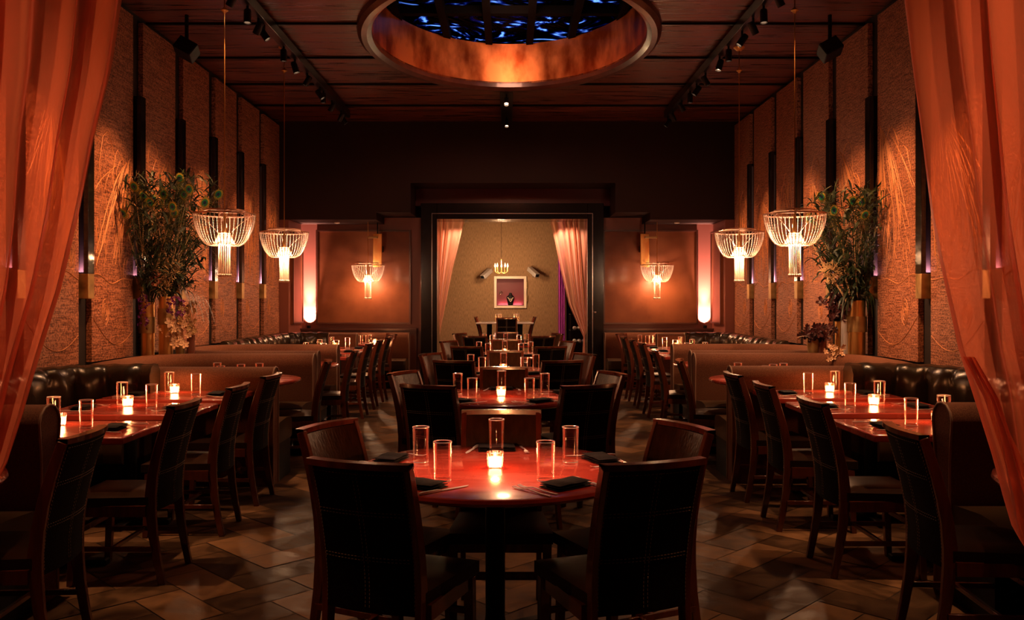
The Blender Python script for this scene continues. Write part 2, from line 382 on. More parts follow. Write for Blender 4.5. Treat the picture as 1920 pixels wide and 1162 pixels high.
# ================================================================== SETTING
def build_floor():
    m=M(); wd=0.235; g=0.0035
    vals=[]
    c,s_=math.cos(pi/4),math.sin(pi/4)
    def tile(cx0,cy0,w_,l_):
        pts=[(cx0*wd+g,cy0*wd+g),((cx0+w_)*wd-g,cy0*wd+g),((cx0+w_)*wd-g,(cy0+l_)*wd-g),(cx0*wd+g,(cy0+l_)*wd-g)]
        q=[(x*c-y*s_,x*s_+y*c) for x,y in pts]
        X=sum(p[0] for p in q)/4; Y=sum(p[1] for p in q)/4+9
        if not(-4<X<4 and -0.7<Y<15.2): return
        dz=random.uniform(-0.0012,0.0012)
        m.add([(p[0],p[1]+9,dz) for p in q],[(0,1,2,3)]); v=random.random()**1.3
        vals.extend([v]*4)
    R=60
    for k in range(-70,71):
        for i in range(-R,R):
            ox=2*k+i; oy=-2*k+i
            if abs(ox)>75 or abs(oy)>75: continue
            tile(ox,oy,2,1); tile(ox,oy+1,1,2)
    b=M().box(-4.3,4.3,-1.2,19.6,-0.1,-0.004).build('floor',MT['grout'],kind='structure')
    o=m.build('floor_tiles',MT['floor'],parent=b,smooth=0)
    at=o.data.attributes.new('tile','FLOAT','POINT'); at.data.foreach_set('value',vals)
    return b
build_floor()

# ---- ceiling with oval drum opening
EA,EB,EC=1.50,1.98,9.55
def build_ceiling():
    n=128; x0,x1,y0,y1=XL-0.4,XR+0.4,-1.2,14.9
    vs=[];fs=[]
    for k in range(n):
        a=2*pi*k/n; dx,dy=math.cos(a),math.sin(a)
        ex,ey=XC+0.04+EA*dx,EC+EB*dy
        t=1e9
        if dx>1e-9: t=min(t,(x1-XC)/dx)
        if dx<-1e-9: t=min(t,(x0-XC)/dx)
        if dy>1e-9: t=min(t,(y1-EC)/dy)
        if dy<-1e-9: t=min(t,(y0-EC)/dy)
        vs+= [(ex,ey,ZC),(XC+dx*t,EC+dy*t,ZC)]
    for k in range(n):
        a=2*k; b=2*((k+1)%n); fs.append((a,b,b+1,a+1))
    m=M().add(vs,fs)
    # rectangle corners not on rays
    for cx_,cy_ in ((x0,y0),(x0,y1),(x1,y0),(x1,y1)):
        near=sorted(range(n),key=lambda k:(vs[2*k+1][0]-cx_)**2+(vs[2*k+1][1]-cy_)**2)[:2]
        m.add([(cx_,cy_,ZC),vs[2*near[0]+1],vs[2*near[1]+1]],[(0,1,2)])
    c=m.build('ceiling',MT['ceiling'],smooth=0,kind='structure')
    j=M()
    k=0
    for D in [y0+0.7+i*1.27 for i in range(13)]:
        D=D
    for i in range(-8,5):
        D=9.0+1.265*i
        if D>13.9: continue
        if abs(D-EC)<EB+0.1:
            xx=EA*math.sqrt(max(0,1-((D-EC)/(EB+0.1))**2))+0.14
            j.box(x0,-xx,D-0.018,D+0.018,ZC-0.025,ZC-0.0); j.box(xx,x1,D-0.018,D+0.018,ZC-0.025,ZC-0.0)
        else: j.box(x0,x1,D-0.018,D+0.018,ZC-0.025,ZC-0.0)
    j.build('plank_joint',MT['rail'],parent=c,smooth=0)
    rim=M()
    N_=128; prof=[(0.0,0.02),(0.0,-0.05),(0.05,-0.085),(0.11,-0.085),(0.15,-0.05),(0.16,0.01)]
    vs=[];fs=[]
    for k in range(N_):
        a=2*pi*k/N_
        for o_,z_ in prof: vs.append(((EA+o_)*math.cos(a),EC+(EB+o_)*math.sin(a),ZC+z_))
    np_=len(prof)
    for k in range(N_):
        for i in range(np_-1):
            a=k*np_+i; b=((k+1)%N_)*np_+i; fs.append((a,b,b+1,a+1))
    rim.add(vs,fs).build('oval_rim',mat('rim_wood',(0.05,0.014,0.010),0.3,0,(0.09,0.03,0.02),(6,6,6),4,coat=0.5),parent=c)
    dr=M(); vs=[];fs=[]
    for k in range(N_):
        a=2*pi*k/N_
        for z_ in (0,0.2,0.4,0.53): vs.append((EA*math.cos(a),EC+EB*math.sin(a),ZC+z_))
    for k in range(N_):
        for i in range(3):
            a=k*4+i; b=((k+1)%N_)*4+i; fs.append((a,b,b+1,a+1))
    dr.add(vs,fs).build('copper_drum',MT['copper'],parent=c)
    # upper roof over the ceiling around the skylight
    zt=ZC+0.53
    rf=M(); 
    wn=empty('window_1',(0,EC,zt),kind='structure')
    pn=M(); nx,ny=7,3
    for i in range(nx):
        for jn in range(ny):
            xa=-1.9+3.8*i/nx; xb=-1.9+3.8*(i+1)/nx; ya=-2.4+4.8*jn/ny; yb=-2.4+4.8*(jn+1)/ny
            pn.box(xa+0.01,xb-0.01,ya,yb,0.10,0.115)
    pn.build('pane',MT['skyglass'],parent=wn,smooth=0)
    fr=M()
    for i in range(nx+1):
        xa=-1.9+3.8*i/nx; fr.box(xa-0.045,xa+0.045,-2.4,2.4,-0.02,0.16)
    for jn in range(ny+1):
        ya=-2.4+4.8*jn/ny; fr.box(-1.9,1.9,ya-0.05,ya+0.05,0.0,0.15)
    fr.build('window_frame',MT['barblack'],parent=wn,smooth=0)
    # roof slab that closes the plenum
    r=M(); r.box(XL-0.5,-1.9,-1.3,15,ZC+0.66,ZC+0.76).box(1.9,XR+0.5,-1.3,15,ZC+0.66,ZC+0.76).box(-1.9,1.9,-1.3,EC-2.4,ZC+0.66,ZC+0.76).box(-1.9,1.9,EC+2.4,15,ZC+0.66,ZC+0.76)
    r.build('roof_deck',MT['black'],parent=c,smooth=0)
    L=lamp('AREA','skylight_glow',(0,EC+0.6,ZC+1.9),170,(0.12,0.32,1.0),target=(0,EC,0),size=3.4,sizey=4.4)
build_ceiling()

# ---- side walls with panels
GAPS=[7.57+1.08*k for k in range(-4,6)]
def strands(m, x, y0, y1, side, seedn, nstr):
    """gold engraved line drawing on a panel plane x, between y0 and y1"""
    R=random.Random(seedn); w_=y1-y0
    def P3(u,z): return (x, y0+u*w_, z)
    # a fan of long wavy strands falling from a shoulder
    ax=R.uniform(0.45,0.95); az=R.uniform(2.75,3.2)
    for i in range(nstr):
        ex=R.uniform(0.03,0.97); ez=R.uniform(1.75,2.5); ph=R.uniform(0,6); amp=R.uniform(0.01,0.05); fr=R.uniform(3,8)
        st=R.uniform(0,0.35); pts=[]
        for k in range(22):
            t=st+(1-st)*k/21
            u=ax+(ex-ax)*t**0.7+amp*math.sin(ph+fr*t)*t; z=az+(ez-az)*t
            u=min(0.985,max(0.015,u)); pts.append(P3(u,z))
        m.tube(pts,R.uniform(0.0022,0.0042),4,False)
    # loops
    for i in range(4):
        cu=R.uniform(0.25,0.75); cz=R.uniform(2.3,2.9); ru=R.uniform(0.1,0.22); rz=R.uniform(0.15,0.4)
        pts=[P3(min(0.985,max(0.015,cu+ru*math.cos(a)*(1+0.2*math.sin(3*a)))),cz+rz*math.sin(a)) for a in [R.uniform(0,1)+k*0.24 for k in range(20)]]
        m.tube(pts,0.0032,4,False)
    # short hatching
    for i in range(26):
        u=R.uniform(0.1,0.9); z=R.uniform(1.85,2.45); l=R.uniform(0.1,0.35); ph=R.uniform(0,6)
        pts=[P3(min(0.985,max(0.015,u+0.03*math.sin(ph+4*k/8))),z-l*k/8) for k in range(9)]
        m.tube(pts,0.0022,4,False)
    # one wavy horizontal line near eye level
    pts=[P3(0.015+0.97*k/24, 1.66+0.03*math.sin(ax*9+5*k/24)+0.02*math.sin(11*k/24)) for k in range(25)]
    m.tube(pts,0.0045,4,False)
    # spiral
    cu=0.3 if side>0 else 0.3; cz=1.36
    pts=[]
    for k in range(60):
        a=k*0.32; r=0.012+0.0021*k
        pts.append(P3(min(0.985,cu+0.55*r*math.cos(a)/w_),cz+r*math.sin(a)*1.05))
    m.tube(pts,0.003,4,False)
    pts=[P3(0.02+0.96*t/20, 1.30-0.22*math.sin(t/20*pi*0.9)-0.08*t/20) for t in range(21)]
    m.tube(pts,0.003,4,False)
def side_wall(s):
    xw = XL if s>0 else XR
    nm='left' if s>0 else 'right'
    out=xw-0.15 if s>0 else xw+0.15
    wl=M().box(xw,out,-1.2,14.9,0,ZC+0.66).build('wall_'+nm,MT['wall_side'],smooth=0,kind='structure')
    f=s  # panels project toward the room: +x on left
    px=xw+f*0.055
    edges=[GAPS[i] for i in range(len(GAPS))]
    for i in range(len(edges)):
        ya=edges[i]+0.13; yb=(edges[i+1]-0.10) if i+1<len(edges) else 13.98
        if yb<4.6: continue
        p=M().box(xw+f*0.002,px,ya,yb,0.90,4.29).build('panel',MT['panel'],parent=wl,bevel=0.004)
        m=M(); strands(m,px+f*0.0015,ya,yb,s,100+i*7+(50 if s<0 else 0),24 if i<7 else 14)
        m.build('engraved_lines',MT['gold_line'],parent=p,smooth=60)
    # dado ledge behind the benches
    M().box(xw,xw+f*0.10,2,13.98,0,0.88).build('dado',MT['black'],parent=wl,smooth=0)
    # sconces in the gaps
    for i,D in enumerate(GAPS):
        if D<5.2: continue
        k=i-1
        ordn=['','','nearest','second','third','fourth','fifth','sixth','seventh','eighth'][i] if i<10 else ''
        t=empty('wall_sconce',(xw,D,1.47),0,'tall black wall sconce with brass foot, %s along the %s wall'%(ordn,nm),'wall lamp','tall sconces between the wall panels')
        M().box(f*0.0,f*0.03,-0.055,0.06,0.0,2.03).build('back_plate',MT['blackgloss'],t,smooth=0)
        M().box(f*0.072,f*0.115,-0.055,0.055,0.221,2.03).build('black_fin',MT['blackgloss'],t,bevel=0.002)
        M().box(f*0.03,f*0.072,0.045,0.055,0.221,2.03).build('reflector',mat('reflector_satin',(0.45,0.36,0.42),0.35,0.4) if 'refl' not in MT else MT['refl'],t,smooth=0)
        M().box(f*0.03,f*0.115,-0.055,0.055,0.0,0.22).build('brass_foot',MT['brassdark'],t,bevel=0.003)
        M().box(f*0.03,f*0.072,-0.055,0.045,2.0,2.03).build('cap',MT['blackgloss'],t,smooth=0)  # plate added to block the sconce light from the ceiling
        lamp('AREA','sconce_light',(xw+f*0.052,D-0.005,1.47+0.235),1.5,(1.0,0.42,0.48),t,target=(xw+f*0.052,D+0.01,4),size=0.035,sizey=0.08)
MT['refl']=mat('reflector_satin',(0.45,0.36,0.42),0.35,0.4)
side_wall(1); side_wall(-1)
M().box(XL,XR,-1.3,-1.2,0,ZC+0.6).build('wall_front',MT['wall_side'],smooth=0,kind='structure')

# ---- far wall, stepped soffit, alcoves, portal
DF,DB=14.0,14.9
wb=M()
for xa,xb,xc in ((-4.0,-2.17,-1.61),(4.0,2.30,1.73)):
    wb.box(xa,xb,DF,DB+0.1,2.76,ZC+0.6)
    wb.box(xb,xc,DF,DB+0.1,2.88,ZC+0.6)
wb.box(-1.61,1.73,DF,DB+0.1,3.36,ZC+0.6)
WALLB=wb.build('wall_back',MT['wall_upper'],smooth=0,kind='structure')
m=M()
for s in (1,-1):
    m.box(mx(-4.0,s),mx(-3.60,s),DF,DB+0.1,0,2.759)
m.build('alcove_pier',MT['mould'],parent=WALLB,smooth=0)
m=M()
for s in (1,-1):
    m.box(mx(-3.6,s),mx(-1.50,s)+(0.0 if s>0 else 0.08),DB,DB+0.12,0,2.875)
m.build('alcove_wall',MT['mould'],parent=WALLB,smooth=0)
M().box(-1.605,1.725,DB-0.2,DB+0.1,3.06,3.355).build('portal_header',mat('maroon_gloss',(0.05,0.004,0.006),0.3),parent=WALLB,smooth=0)
m=M()
def frame(m,x0,x1,z0,z1,y,t,w_,axis='y'):
    if axis=='y':
        m.box(x0,x1,y-t,y,z1-w_,z1).box(x0,x1,y-t,y,z0,z0+w_).box(x0,x0+w_,y-t,y,z0+w_,z1-w_).box(x1-w_,x1,y-t,y,z0+w_,z1-w_)
    else:
        m.box(y-t,y,x0,x1,z1-w_,z1).box(y-t,y,x0,x1,z0,z0+w_).box(y-t,y,x0,x0+w_,z0+w_,z1-w_).box(y-t,y,x1-w_,x1,z0+w_,z1-w_)
rp=M()
for s in (1,-1):
    a,b=sorted((mx(-3.34,s),mx(-1.70,s)))
    frame(m,a,b,1.03,2.66,DB-0.06,0.02,0.03)
    rp.box(a,b,DB-0.06,DB,1.03,2.66); rp.box(mx(-3.6,s),mx(-3.56,s),14.12,14.80,1.05,2.62)
    frame(m,14.12,14.80,1.05,2.62,mx(-3.56,s)+(0.015 if s>0 else 0),0.015,0.03,'x')
    m.box(mx(-3.6,s),mx(-1.60,s),DB-0.10,DB,0.0,0.93)
    m.box(mx(-3.6,s),mx(-1.60,s),DB-0.13,DB,0.93,0.96)
rp.build('raised_panel',MT['suede'],parent=WALLB,smooth=0)
m.build('alcove_moulding',MT['frame'],parent=WALLB,smooth=0)
# door frame
dr=empty('door_1',(0.05,DB-0.25,0),kind='structure')
m=M(); fo=1.56; fi=1.285; zt=3.10; zi=2.83
m.box(-fo,-fi,0,0.55,0,zt).box(fi,fo,0,0.55,0,zt).box(-fi,fi,0,0.55,zi,zt)
m.build('door_frame',MT['blackgloss'],parent=dr,bevel=0.006)
m=M()
m.box(-1.375,-1.363,-0.02,0.0,0.0,2.93).box(1.363,1.375,-0.02,0.0,0,2.93).box(-1.375,1.375,-0.02,0.0,2.918,2.93)
m.box(-fi,-fi+0.008,-0.01,0.01,0,zi).box(fi-0.008,fi,-0.01,0.01,0,zi).box(-0.55,0.55,-0.01,0.01,zi-0.008,zi)
m.build('edge_strip',MT['chrome'],parent=dr,smooth=0)
m=M().ball((1.41,-0.03,1.24),0.022,10,6); m.build('door_knob',MT['chrome'],parent=dr)
# uplights in the alcoves
for s in (1,-1):
    nm='left' if s>0 else 'right'
    x=mx(-3.46,s)
    t=empty('uplight',(x,DB-0.075,0.96),0,'small black uplight on the ledge in the %s alcove corner'%nm,'uplight','alcove uplights')
    M().lathe([(0,0),(0.03,0),(0.034,0.05),(0.028,0.05),(0.026,0.02),(0.0,0.02)],n=16).build('housing',MT['black'],t)
    M().lathe([(0.0,0.022),(0.024,0.022),(0.024,0.03),(0.0,0.03)],n=16).build('bulb',MT['bulb'],t)
    lamp('SPOT','uplight_light',(x,DB-0.16,1.02),1300,(1.0,0.50,0.38),t,target=(x,DB-0.0,2.1),size=0.02,angle=34,blend=1.0)
    lamp('SPOT','uplight_light',(x,DB-0.10,1.03),450,(1.0,0.52,0.40),t,target=(x,DB+0.25,1.7),size=0.02,angle=86,blend=0.8)
    c=empty('recessed_downlight',(x+s*0.55,DF+0.5,2.745),0,'small recessed downlight in the %s alcove soffit'%nm,'downlight','alcove downlights')
    M().lathe([(0.0,0.0),(0.03,0.0),(0.045,-0.004),(0.045,0.014),(0,0.014)],n=16).build('trim_ring',MT['white'],c)
    lamp('SPOT','downlight_light',(x+s*0.55,DF+0.5,2.73),9,PINK,c,target=(x+s*0.55,DF+0.55,0),size=0.03,angle=90)

# ---- back room
br=M().box(-3.2,-0.27,18.3,18.45,0,3.8).box(0.31,1.12,18.3,18.45,0,3.8).box(-0.27,0.31,18.3,18.45,0,1.325).box(-0.27,0.31,18.3,18.45,1.895,3.8).build('wall_rear',MT['linen'],smooth=0,kind='structure')
M().box(1.12,3.4,19.4,19.5,0,3.8).build('wall_end',MT['wall_upper'],smooth=0,kind='structure')
M().box(-3.3,-3.2,15.0,19.5,0,3.8).build('wall_inner_left',MT['linen'],smooth=0,kind='structure')
M().box(3.3,3.4,15.0,19.5,0,3.8).build('wall_inner_right',MT['wall_upper'],smooth=0,kind='structure')
M().box(-3.4,3.4,14.9,19.5,3.7,3.8).build('ceiling_inner',MT['wall_upper'],smooth=0,kind='structure')
M().box(-2.2,1.1,15.75,18.3,0,0.2).build('floor_platform',MT['ceiling'],smooth=0,kind='structure')
m=M()
for s in (1,-1): m.box(mx(-4.2,s),mx(-1.5,s),15.02,15.1,0,3.8)
m.box(-1.6,1.6,15.3,15.4,3.05,3.8)
m.build('wall_partition',MT['wall_upper'],smooth=0,kind='structure')
# purple drape
def drape(name,x0,x1,D,z0,z1,folds,amp,material,label,cat='curtain'):
    m=M(); m.grid(lambda u,v:(x0+(x1-x0)*u, D+amp*math.sin(u*folds*2*pi)+0.3*amp*math.sin(u*folds*5+1), z0+(z1-z0)*v), folds*14, 6)
    o=m.build(name,material,label=label,cat=cat); sm=o.modifiers.new('solid','SOLIDIFY'); sm.thickness=0.004; return o
drape('purple_curtain',1.03,1.17,18.1,0.02,3.6,3,0.02,MT['purple'],'narrow purple curtain at the far right edge of the back room')
M().box(1.185,1.205,18.2,18.22,0,3.5).build('trim_1',MT['white'],smooth=0,kind='structure')
# wine rack cabinet
t=empty('wine_rack',(1.36,16.75,0),0,'black metal wine rack with silver bottle necks behind the right peach curtain','wine rack')
m=M()
for x in (-0.17,0.17):
    for y in (-0.2,0.2): m.box(x-0.012,x+0.012,y-0.012,y+0.012,0,1.18)
for z in (0.1,0.35,0.6,0.85,1.16): m.box(-0.18,0.18,-0.2,0.2,z,z+0.012)
m.build('rack_frame',MT['black'],t)
k=0
for z in (0.612,0.862):
    for x in (-0.09,0.0,0.09):
        b=M(); b.T=Matrix.Translation((1.36+x,16.58,z+0.04))@Matrix.Rotation(pi/2,4,'X')
        b.lathe([(0.0,-0.2),(0.036,-0.2),(0.038,-0.02),(0.034,0.02),(0.014,0.06),(0.014,0.12),(0.0,0.12)],n=12)
        k+=1
        b.build('wine_bottle',MT['silver'],label='silver necked wine bottle, %s on the %s rack shelf'%(['left','middle','right'][(k-1)%3],'lower' if z<0.7 else 'upper'),cat='bottle',group='wine bottles in the rack')
# ================================================================== CURTAINS (foreground)
def swag(name, inner, outer, D, label, material, folds=11, amp=0.045, seed=1):
    """inner/outer: lists of (x, z) from top to bottom giving both edges"""
    def interp(lst,z):
        for (xa,za),(xb,zb) in zip(lst,lst[1:]):
            if za>=z>=zb: return xa+(xb-xa)*((za-z)/(za-zb) if za>zb else 0)
        return lst[0][0] if z>lst[0][1] else lst[-1][0]
    zt=inner[0][1]; zb=inner[-1][1]
    R=random.Random(seed); ph=[R.uniform(0,6) for _ in range(6)]
    # warp so folds are of uneven width
    def fn(u,v):
        z=zt+(zb-zt)*v
        xi=interp(inner,z); xo=interp(outer,z)
        uu=u+0.025*math.sin(u*9+ph[0])+0.012*math.sin(u*23+ph[1]+v*2)
        x=xo+(xi-xo)*u
        sq=min(1,abs(xi-xo)/0.9)
        a=amp*(0.55+0.45*math.sin(u*7+ph[2]))*(0.4+0.6*sq)+0.006
        y=D+a*math.sin(uu*folds*2*pi+0.5*math.sin(v*3+ph[3]))+0.012*math.sin(v*9+u*20+ph[4])+0.35*a*math.sin(uu*folds*4.7+ph[5]+v*2)
        return (x,y,z)
    m=M(); m.grid(fn,folds*18,60)
    o=m.build(name,material,smooth=180,label=label,cat='curtain'); return o
def pxz(pts,D): return [P(a,b,D)[0::2] for a,b in pts]
DCU=2.55
innerL=[(-1.02,3.3)]+pxz([(240,0),(222,130),(193,255),(167,400),(135,540),(100,648),(62,770),(24,875),(-10,925),(-60,1010),(-110,1120)],DCU)
outerL=[(-2.65,3.3),(-2.5,2.0),(-2.3,1.2),(-2.0,0.62)]
outerL=[(x,z) for x,z in outerL]; outerL[-1]=(innerL[-1][0]-0.12,innerL[-1][1])
swag('sheer_curtain',innerL,outerL,DCU,'sheer orange curtain swept aside at the left edge of the room',MT['sheer'],13,0.05,3)
DCR=2.6
innerR=[(1.08,3.3)]+pxz([(1685,0),(1702,130),(1722,265),(1741,400),(1758,483),(1796,655),(1835,775),(1862,860),(1880,930),(1898,990),(1925,1035),(1975,1100)],DCR)
outerR=[(2.7,3.3),(2.5,2.0),(2.3,1.2),(2.0,0.62)]; outerR[-1]=(innerR[-1][0]+0.14,innerR[-1][1])
swag('sheer_curtain',innerR,outerR,DCR,'sheer orange curtain swept aside at the right edge of the room',MT['sheer'],13,0.05,8)
flap=pxz([(1818,600),(1816,668),(1862,745),(1895,830),(1932,930),(1975,1010)],2.42)
flapo=[(flap[0][0]+0.03,flap[0][1]),(flap[1][0]+0.02,flap[1][1]),(flap[2][0]-0.03,flap[2][1]),(flap[3][0]-0.04,flap[3][1]),(flap[-1][0]-0.10,flap[-1][1])]
flap=flap[1:]; flapo=[(1.30*0+flap[0][0]-0.02,flap[0][1])]+flapo[2:]
swag('sheer_curtain',flap,flapo,2.40,'loose folded flap of orange sheer hanging in front of the right curtain',MT['sheer'],2,0.012,5)
# inner peach curtains
DI=15.36
inA=pxz([(875,395),(862,450),(850,500),(838,560),(828,610),(822,645)],DI); ouA=[(P(812,0,DI)[0],inA[0][1]),(P(812,0,DI)[0],inA[-1][1])]
swag('peach_curtain',inA,ouA,DI,'sheer peach curtain tied back at left inside the far doorway',MT['sheer2'],5,0.05,11)
inB=pxz([(1026,395),(1040,450),(1052,510),(1066,570),(1084,610),(1094,632),(1090,690),(1086,725)],DI); ouB=[(P(1104,0,DI)[0],inB[0][1]),(P(1104,0,DI)[0],inB[-1][1])]
swag('peach_curtain',inB,ouB,DI,'sheer peach curtain tied back at right inside the far doorway',MT['sheer2'],6,0.05,12)
# ================================================================== CHAIR
def make_chair():
    t=empty('dining_chair',(0,0,0),0,'x','chair','dark dining chairs'); W=0.195
    def yb(z):   # rear stile profile
        if z<0.45: return -0.245+0.06*math.sin(min(1,z/0.45)*pi/2)-0.0
        u=(z-0.45)/0.48; return -0.185-0.115*u**1.6
    zs=[0,0.12,0.25,0.38,0.46,0.56,0.66,0.76,0.86,0.905]
    for sx in (-1,1):
        wy=[0.034,0.038,0.044,0.052,0.055,0.05,0.046,0.042,0.038,0.036]
        M().bar([(sx*(W-0.012+0.0*z),yb(z),z) for z in zs],0.026,wy).build('leg',MT['chairwood'],t,bevel=0.003)
    for sx in (-1,1):
        M().bar([(sx*0.205,0.215,0),(sx*0.205,0.205,0.2),(sx*0.205,0.195,0.40)],[0.032,0.036,0.04],[0.032,0.036,0.04]).build('leg',MT['chairwood'],t,bevel=0.003)
    # seat: trapezoid, domed
    def seatpt(u,v,z0,dome):
        y=-0.19+0.425*v; hw=0.195+0.035*v
        x=(u*2-1)*hw
        return (x,y,z0+dome*(1-(2*u-1)**4)*(1-(2*v-1)**4))
    m=M(); m.grid(lambda u,v:seatpt(u,v,0.452,0.022),10,10)
    m.grid(lambda u,v:seatpt(1-u,v,0.405,0),10,10)
    n=11
    b=121
    ring=[k for k in range(10)]+[10+11*k for k in range(10)]+[120-k for k in range(10)]+[110-11*k for k in range(10)]
    def top(i): return i
    def bot(i):
        r,c=divmod(i,11); return b+r*11+(10-c)
    fs=[]
    for a_,b_ in zip(ring,ring[1:]+ring[:1]): fs.append((top(a_),bot(a_),bot(b_),top(b_)))
    m.f+=fs; m.mi+=[0]*len(fs)
    m.build('seat',MT['seat'],t,smooth=50)
    m=M(); m.box(-0.185,0.185,-0.17,-0.15,0.36,0.41).box(-0.20,0.20,0.185,0.205,0.36,0.41)
    for sx in (-1,1): m.box(sx*0.19,sx*0.215,-0.17,0.19,0.355,0.41)
    m.build('seat_frame',MT['chairwood'],t,smooth=0)
    for sx in (-1,1):
        M().box(sx*0.193,sx*0.208,-0.2,0.2,0.175,0.20).build('stretcher',MT['chairwood'],t,bevel=0.002)
    M().box(-0.195,0.195,0.0,0.018,0.178,0.198).build('stretcher',MT['chairwood'],t,bevel=0.002)
    M().box(-0.195,0.195,0.197,0.212,0.25,0.275).build('stretcher',MT['chairwood'],t,bevel=0.002)
    # curved leather back
    def cv(x): return -0.028*(1-(x/W)**2)
    zz=[0.38+0.515*k/12 for k in range(13)]
    def back(u,v,off): 
        x=(u*2-1)*(W-0.024); z=0.38+0.515*v; return (x,yb(z)+cv(x)+off,z)
    m=M(); m.grid(lambda u,v:back(1-u,v,-0.020),14,12)
    o=m
    m.cur=1; m.grid(lambda u,v:back(u,v,0.020),14,12); m.cur=0
    k=15*13
    rr=[i for i in range(14)]+[14+15*i for i in range(12)]+[194-i for i in range(14)]+[180-15*i for i in range(12)]
    def opp(i):
        r,c=divmod(i,15); return k+r*15+(14-c)
    fs=[]
    for a_,b_ in zip(rr,rr[1:]+rr[:1]): fs.append((a_,opp(a_),opp(b_),b_))
    m.f+=fs; m.mi+=[0]*len(fs)
    m.build('backrest',[MT['leather'],MT['leatherfront']],t,smooth=50)
    # top rail
    m=M(); pts=[]
    def rail(u,w_):
        x=(u*2-1)*(W+0.001); y=yb(0.91)+cv(x)
        r=0.024; z=0.908
        a=w_*2*pi+pi/4
        return (x,y+r*max(-0.9,min(0.9,1.3*math.cos(a))),z+0.011*max(-1,min(1,1.4*math.sin(a))))
    m.grid(rail,14,8); m.build('top_rail',MT['chairwood'],t,smooth=60)
    # stitching: two double vertical lines and two double horizontals on the rear
    m=M()
    def st(x,z,vert):
        y=yb(z)+cv(x)-0.0215
        if vert: m.box(x-0.0009,x+0.0009,y-0.0009,y+0.0009,z,z+0.008)
        else: m.box(x,x+0.008,y-0.0009,y+0.0009,z-0.0009,z+0.0009)
    for x in (-0.008,0.008,-0.172,0.172):
        z=0.40
        while z<0.88: st(x,z,True); z+=0.014
    for z in (0.565,0.577,0.73,0.742,0.88):
        x=-0.17
        while x<0.165: st(x,z,False); x+=0.014
    m.build('stitching',MT['stitch'],t,smooth=0)
    return t
CH=make_chair(); CH_used=[False]
def chair(x,y,rz,label,z=0):
    if not CH_used[0]:
        CH_used[0]=True; CH.location=(x,y,z); CH.rotation_euler=(0,0,rz); CH['label']=label; return CH
    c=copy_tree(CH,None,label,(x,y,z),rz); return c
# ================================================================== TABLEWARE
def make_once(fn):
    st={}
    def place(loc,rz,label,sc_=None):
        if 'o' not in st:
            st['o']=fn(); o=st['o']; o.location=loc; o.rotation_euler=(0,0,rz); o['label']=label
        else: o=copy_tree(st['o'],None,label,loc,rz)
        if sc_: o.scale=(1,1,sc_)
        else: o.scale=(1,1,1)
        return o
    return place
def _glass():
    m=M().lathe([(0.0,0.0),(0.031,0.0),(0.0335,0.004),(0.0375,0.155),(0.0365,0.157),(0.0352,0.155),(0.0315,0.022),(0.0,0.018)],n=28)
    m.cur=1; m.shell([(0.0376,0.1535),(0.0382,0.1555),(0.0366,0.158),(0.0350,0.1555),(0.0376,0.1535)],n=28); m.shell([(0.0345,0.003),(0.0345,0.006),(0.0335,0.008)],n=28); m.cur=0
    return m.build('water_glass',[MT['glass'],MT['rimglint']],None,60,cat='glass',group='water glasses on the tables')
glass=make_once(_glass)
def _votive():
    t=empty('votive_candle',cat='candle',group='lit votive candles')
    m=M().lathe([(0.0,0.0),(0.027,0.0),(0.030,0.006),(0.036,0.068),(0.035,0.07),(0.0325,0.068),(0.027,0.008),(0.0,0.006)],n=48,ribs=16,ramp=0.025); m.build('glass_cup',MT['cup'],t)
    m=M().lathe([(0.0,0.0075),(0.0255,0.0075),(0.029,0.045),(0.025,0.047),(0.0,0.042)],n=24); m.build('wax',MT['wax'],t)
    m=M().lathe([(0.0,0.043),(0.005,0.049),(0.0045,0.058),(0.0,0.07)],n=10); m.build('flame',MT['flame'],t)
    l=lamp('POINT','candle_light',(0,0,0.085),1.3*G_CANDLE,CANDLE,t,size=0.018)
    return t
votive=make_once(_votive)
def _napkin():
    m=M()
    for i,(a,b,z) in enumerate(((0.088,0.055,0.0),(0.086,0.053,0.008),(0.084,0.052,0.016))):
        m.grid(lambda u,v,a=a,b=b,z=z:((u*2-1)*a+0.003*math.sin(v*5+i),(v*2-1)*b,z+0.0085+0.0018*math.sin(u*7+i)+0.001*math.cos(v*9)),10,6)
        n0=len(m.v)
        m.add([(-a,-b,z),(a,-b,z),(a,b,z),(-a,b,z)],[(3,2,1,0)])
    m2=M()
    for i,(a,b,z) in enumerate(((0.088,0.055,0.0),(0.0865,0.0535,0.0085),(0.085,0.052,0.017))):
        prof=[]
        nu=12
        vs=[];fs=[]
        for s_ in range(2):
            for v in range(5):
                for u in range(nu+1):
                    x=(u/nu*2-1)*a; y=(v/4*2-1)*b
                    e=max(abs(u/nu*2-1),abs(v/4*2-1))
                    zz=z+0.004+(1 if s_ else -1)*0.004*(1-e**6*0.8)+0.0012*math.sin(u*0.9+i*2)
                    vs.append((x,y,max(0.0003,zz)))
        K=5*(nu+1)
        for v in range(4):
            for u in range(nu):
                q=v*(nu+1)+u; fs.append((q,q+nu+1,q+nu+2,q+1)); fs.append((K+q,K+q+1,K+q+nu+2,K+q+nu+1))
        per=[u for u in range(nu)]+[nu+(nu+1)*v for v in range(4)]+[4*(nu+1)+nu-u for u in range(nu)]+[(nu+1)*(4-v) for v in range(4)]
        for p,q in zip(per,per[1:]+per[:1]): fs.append((p,q,K+q,K+p))
        m2.add(vs,fs)
    return m2.build('folded_napkin',MT['napkin'],None,50,cat='napkin',group='folded black napkins')
napkin=make_once(_napkin)
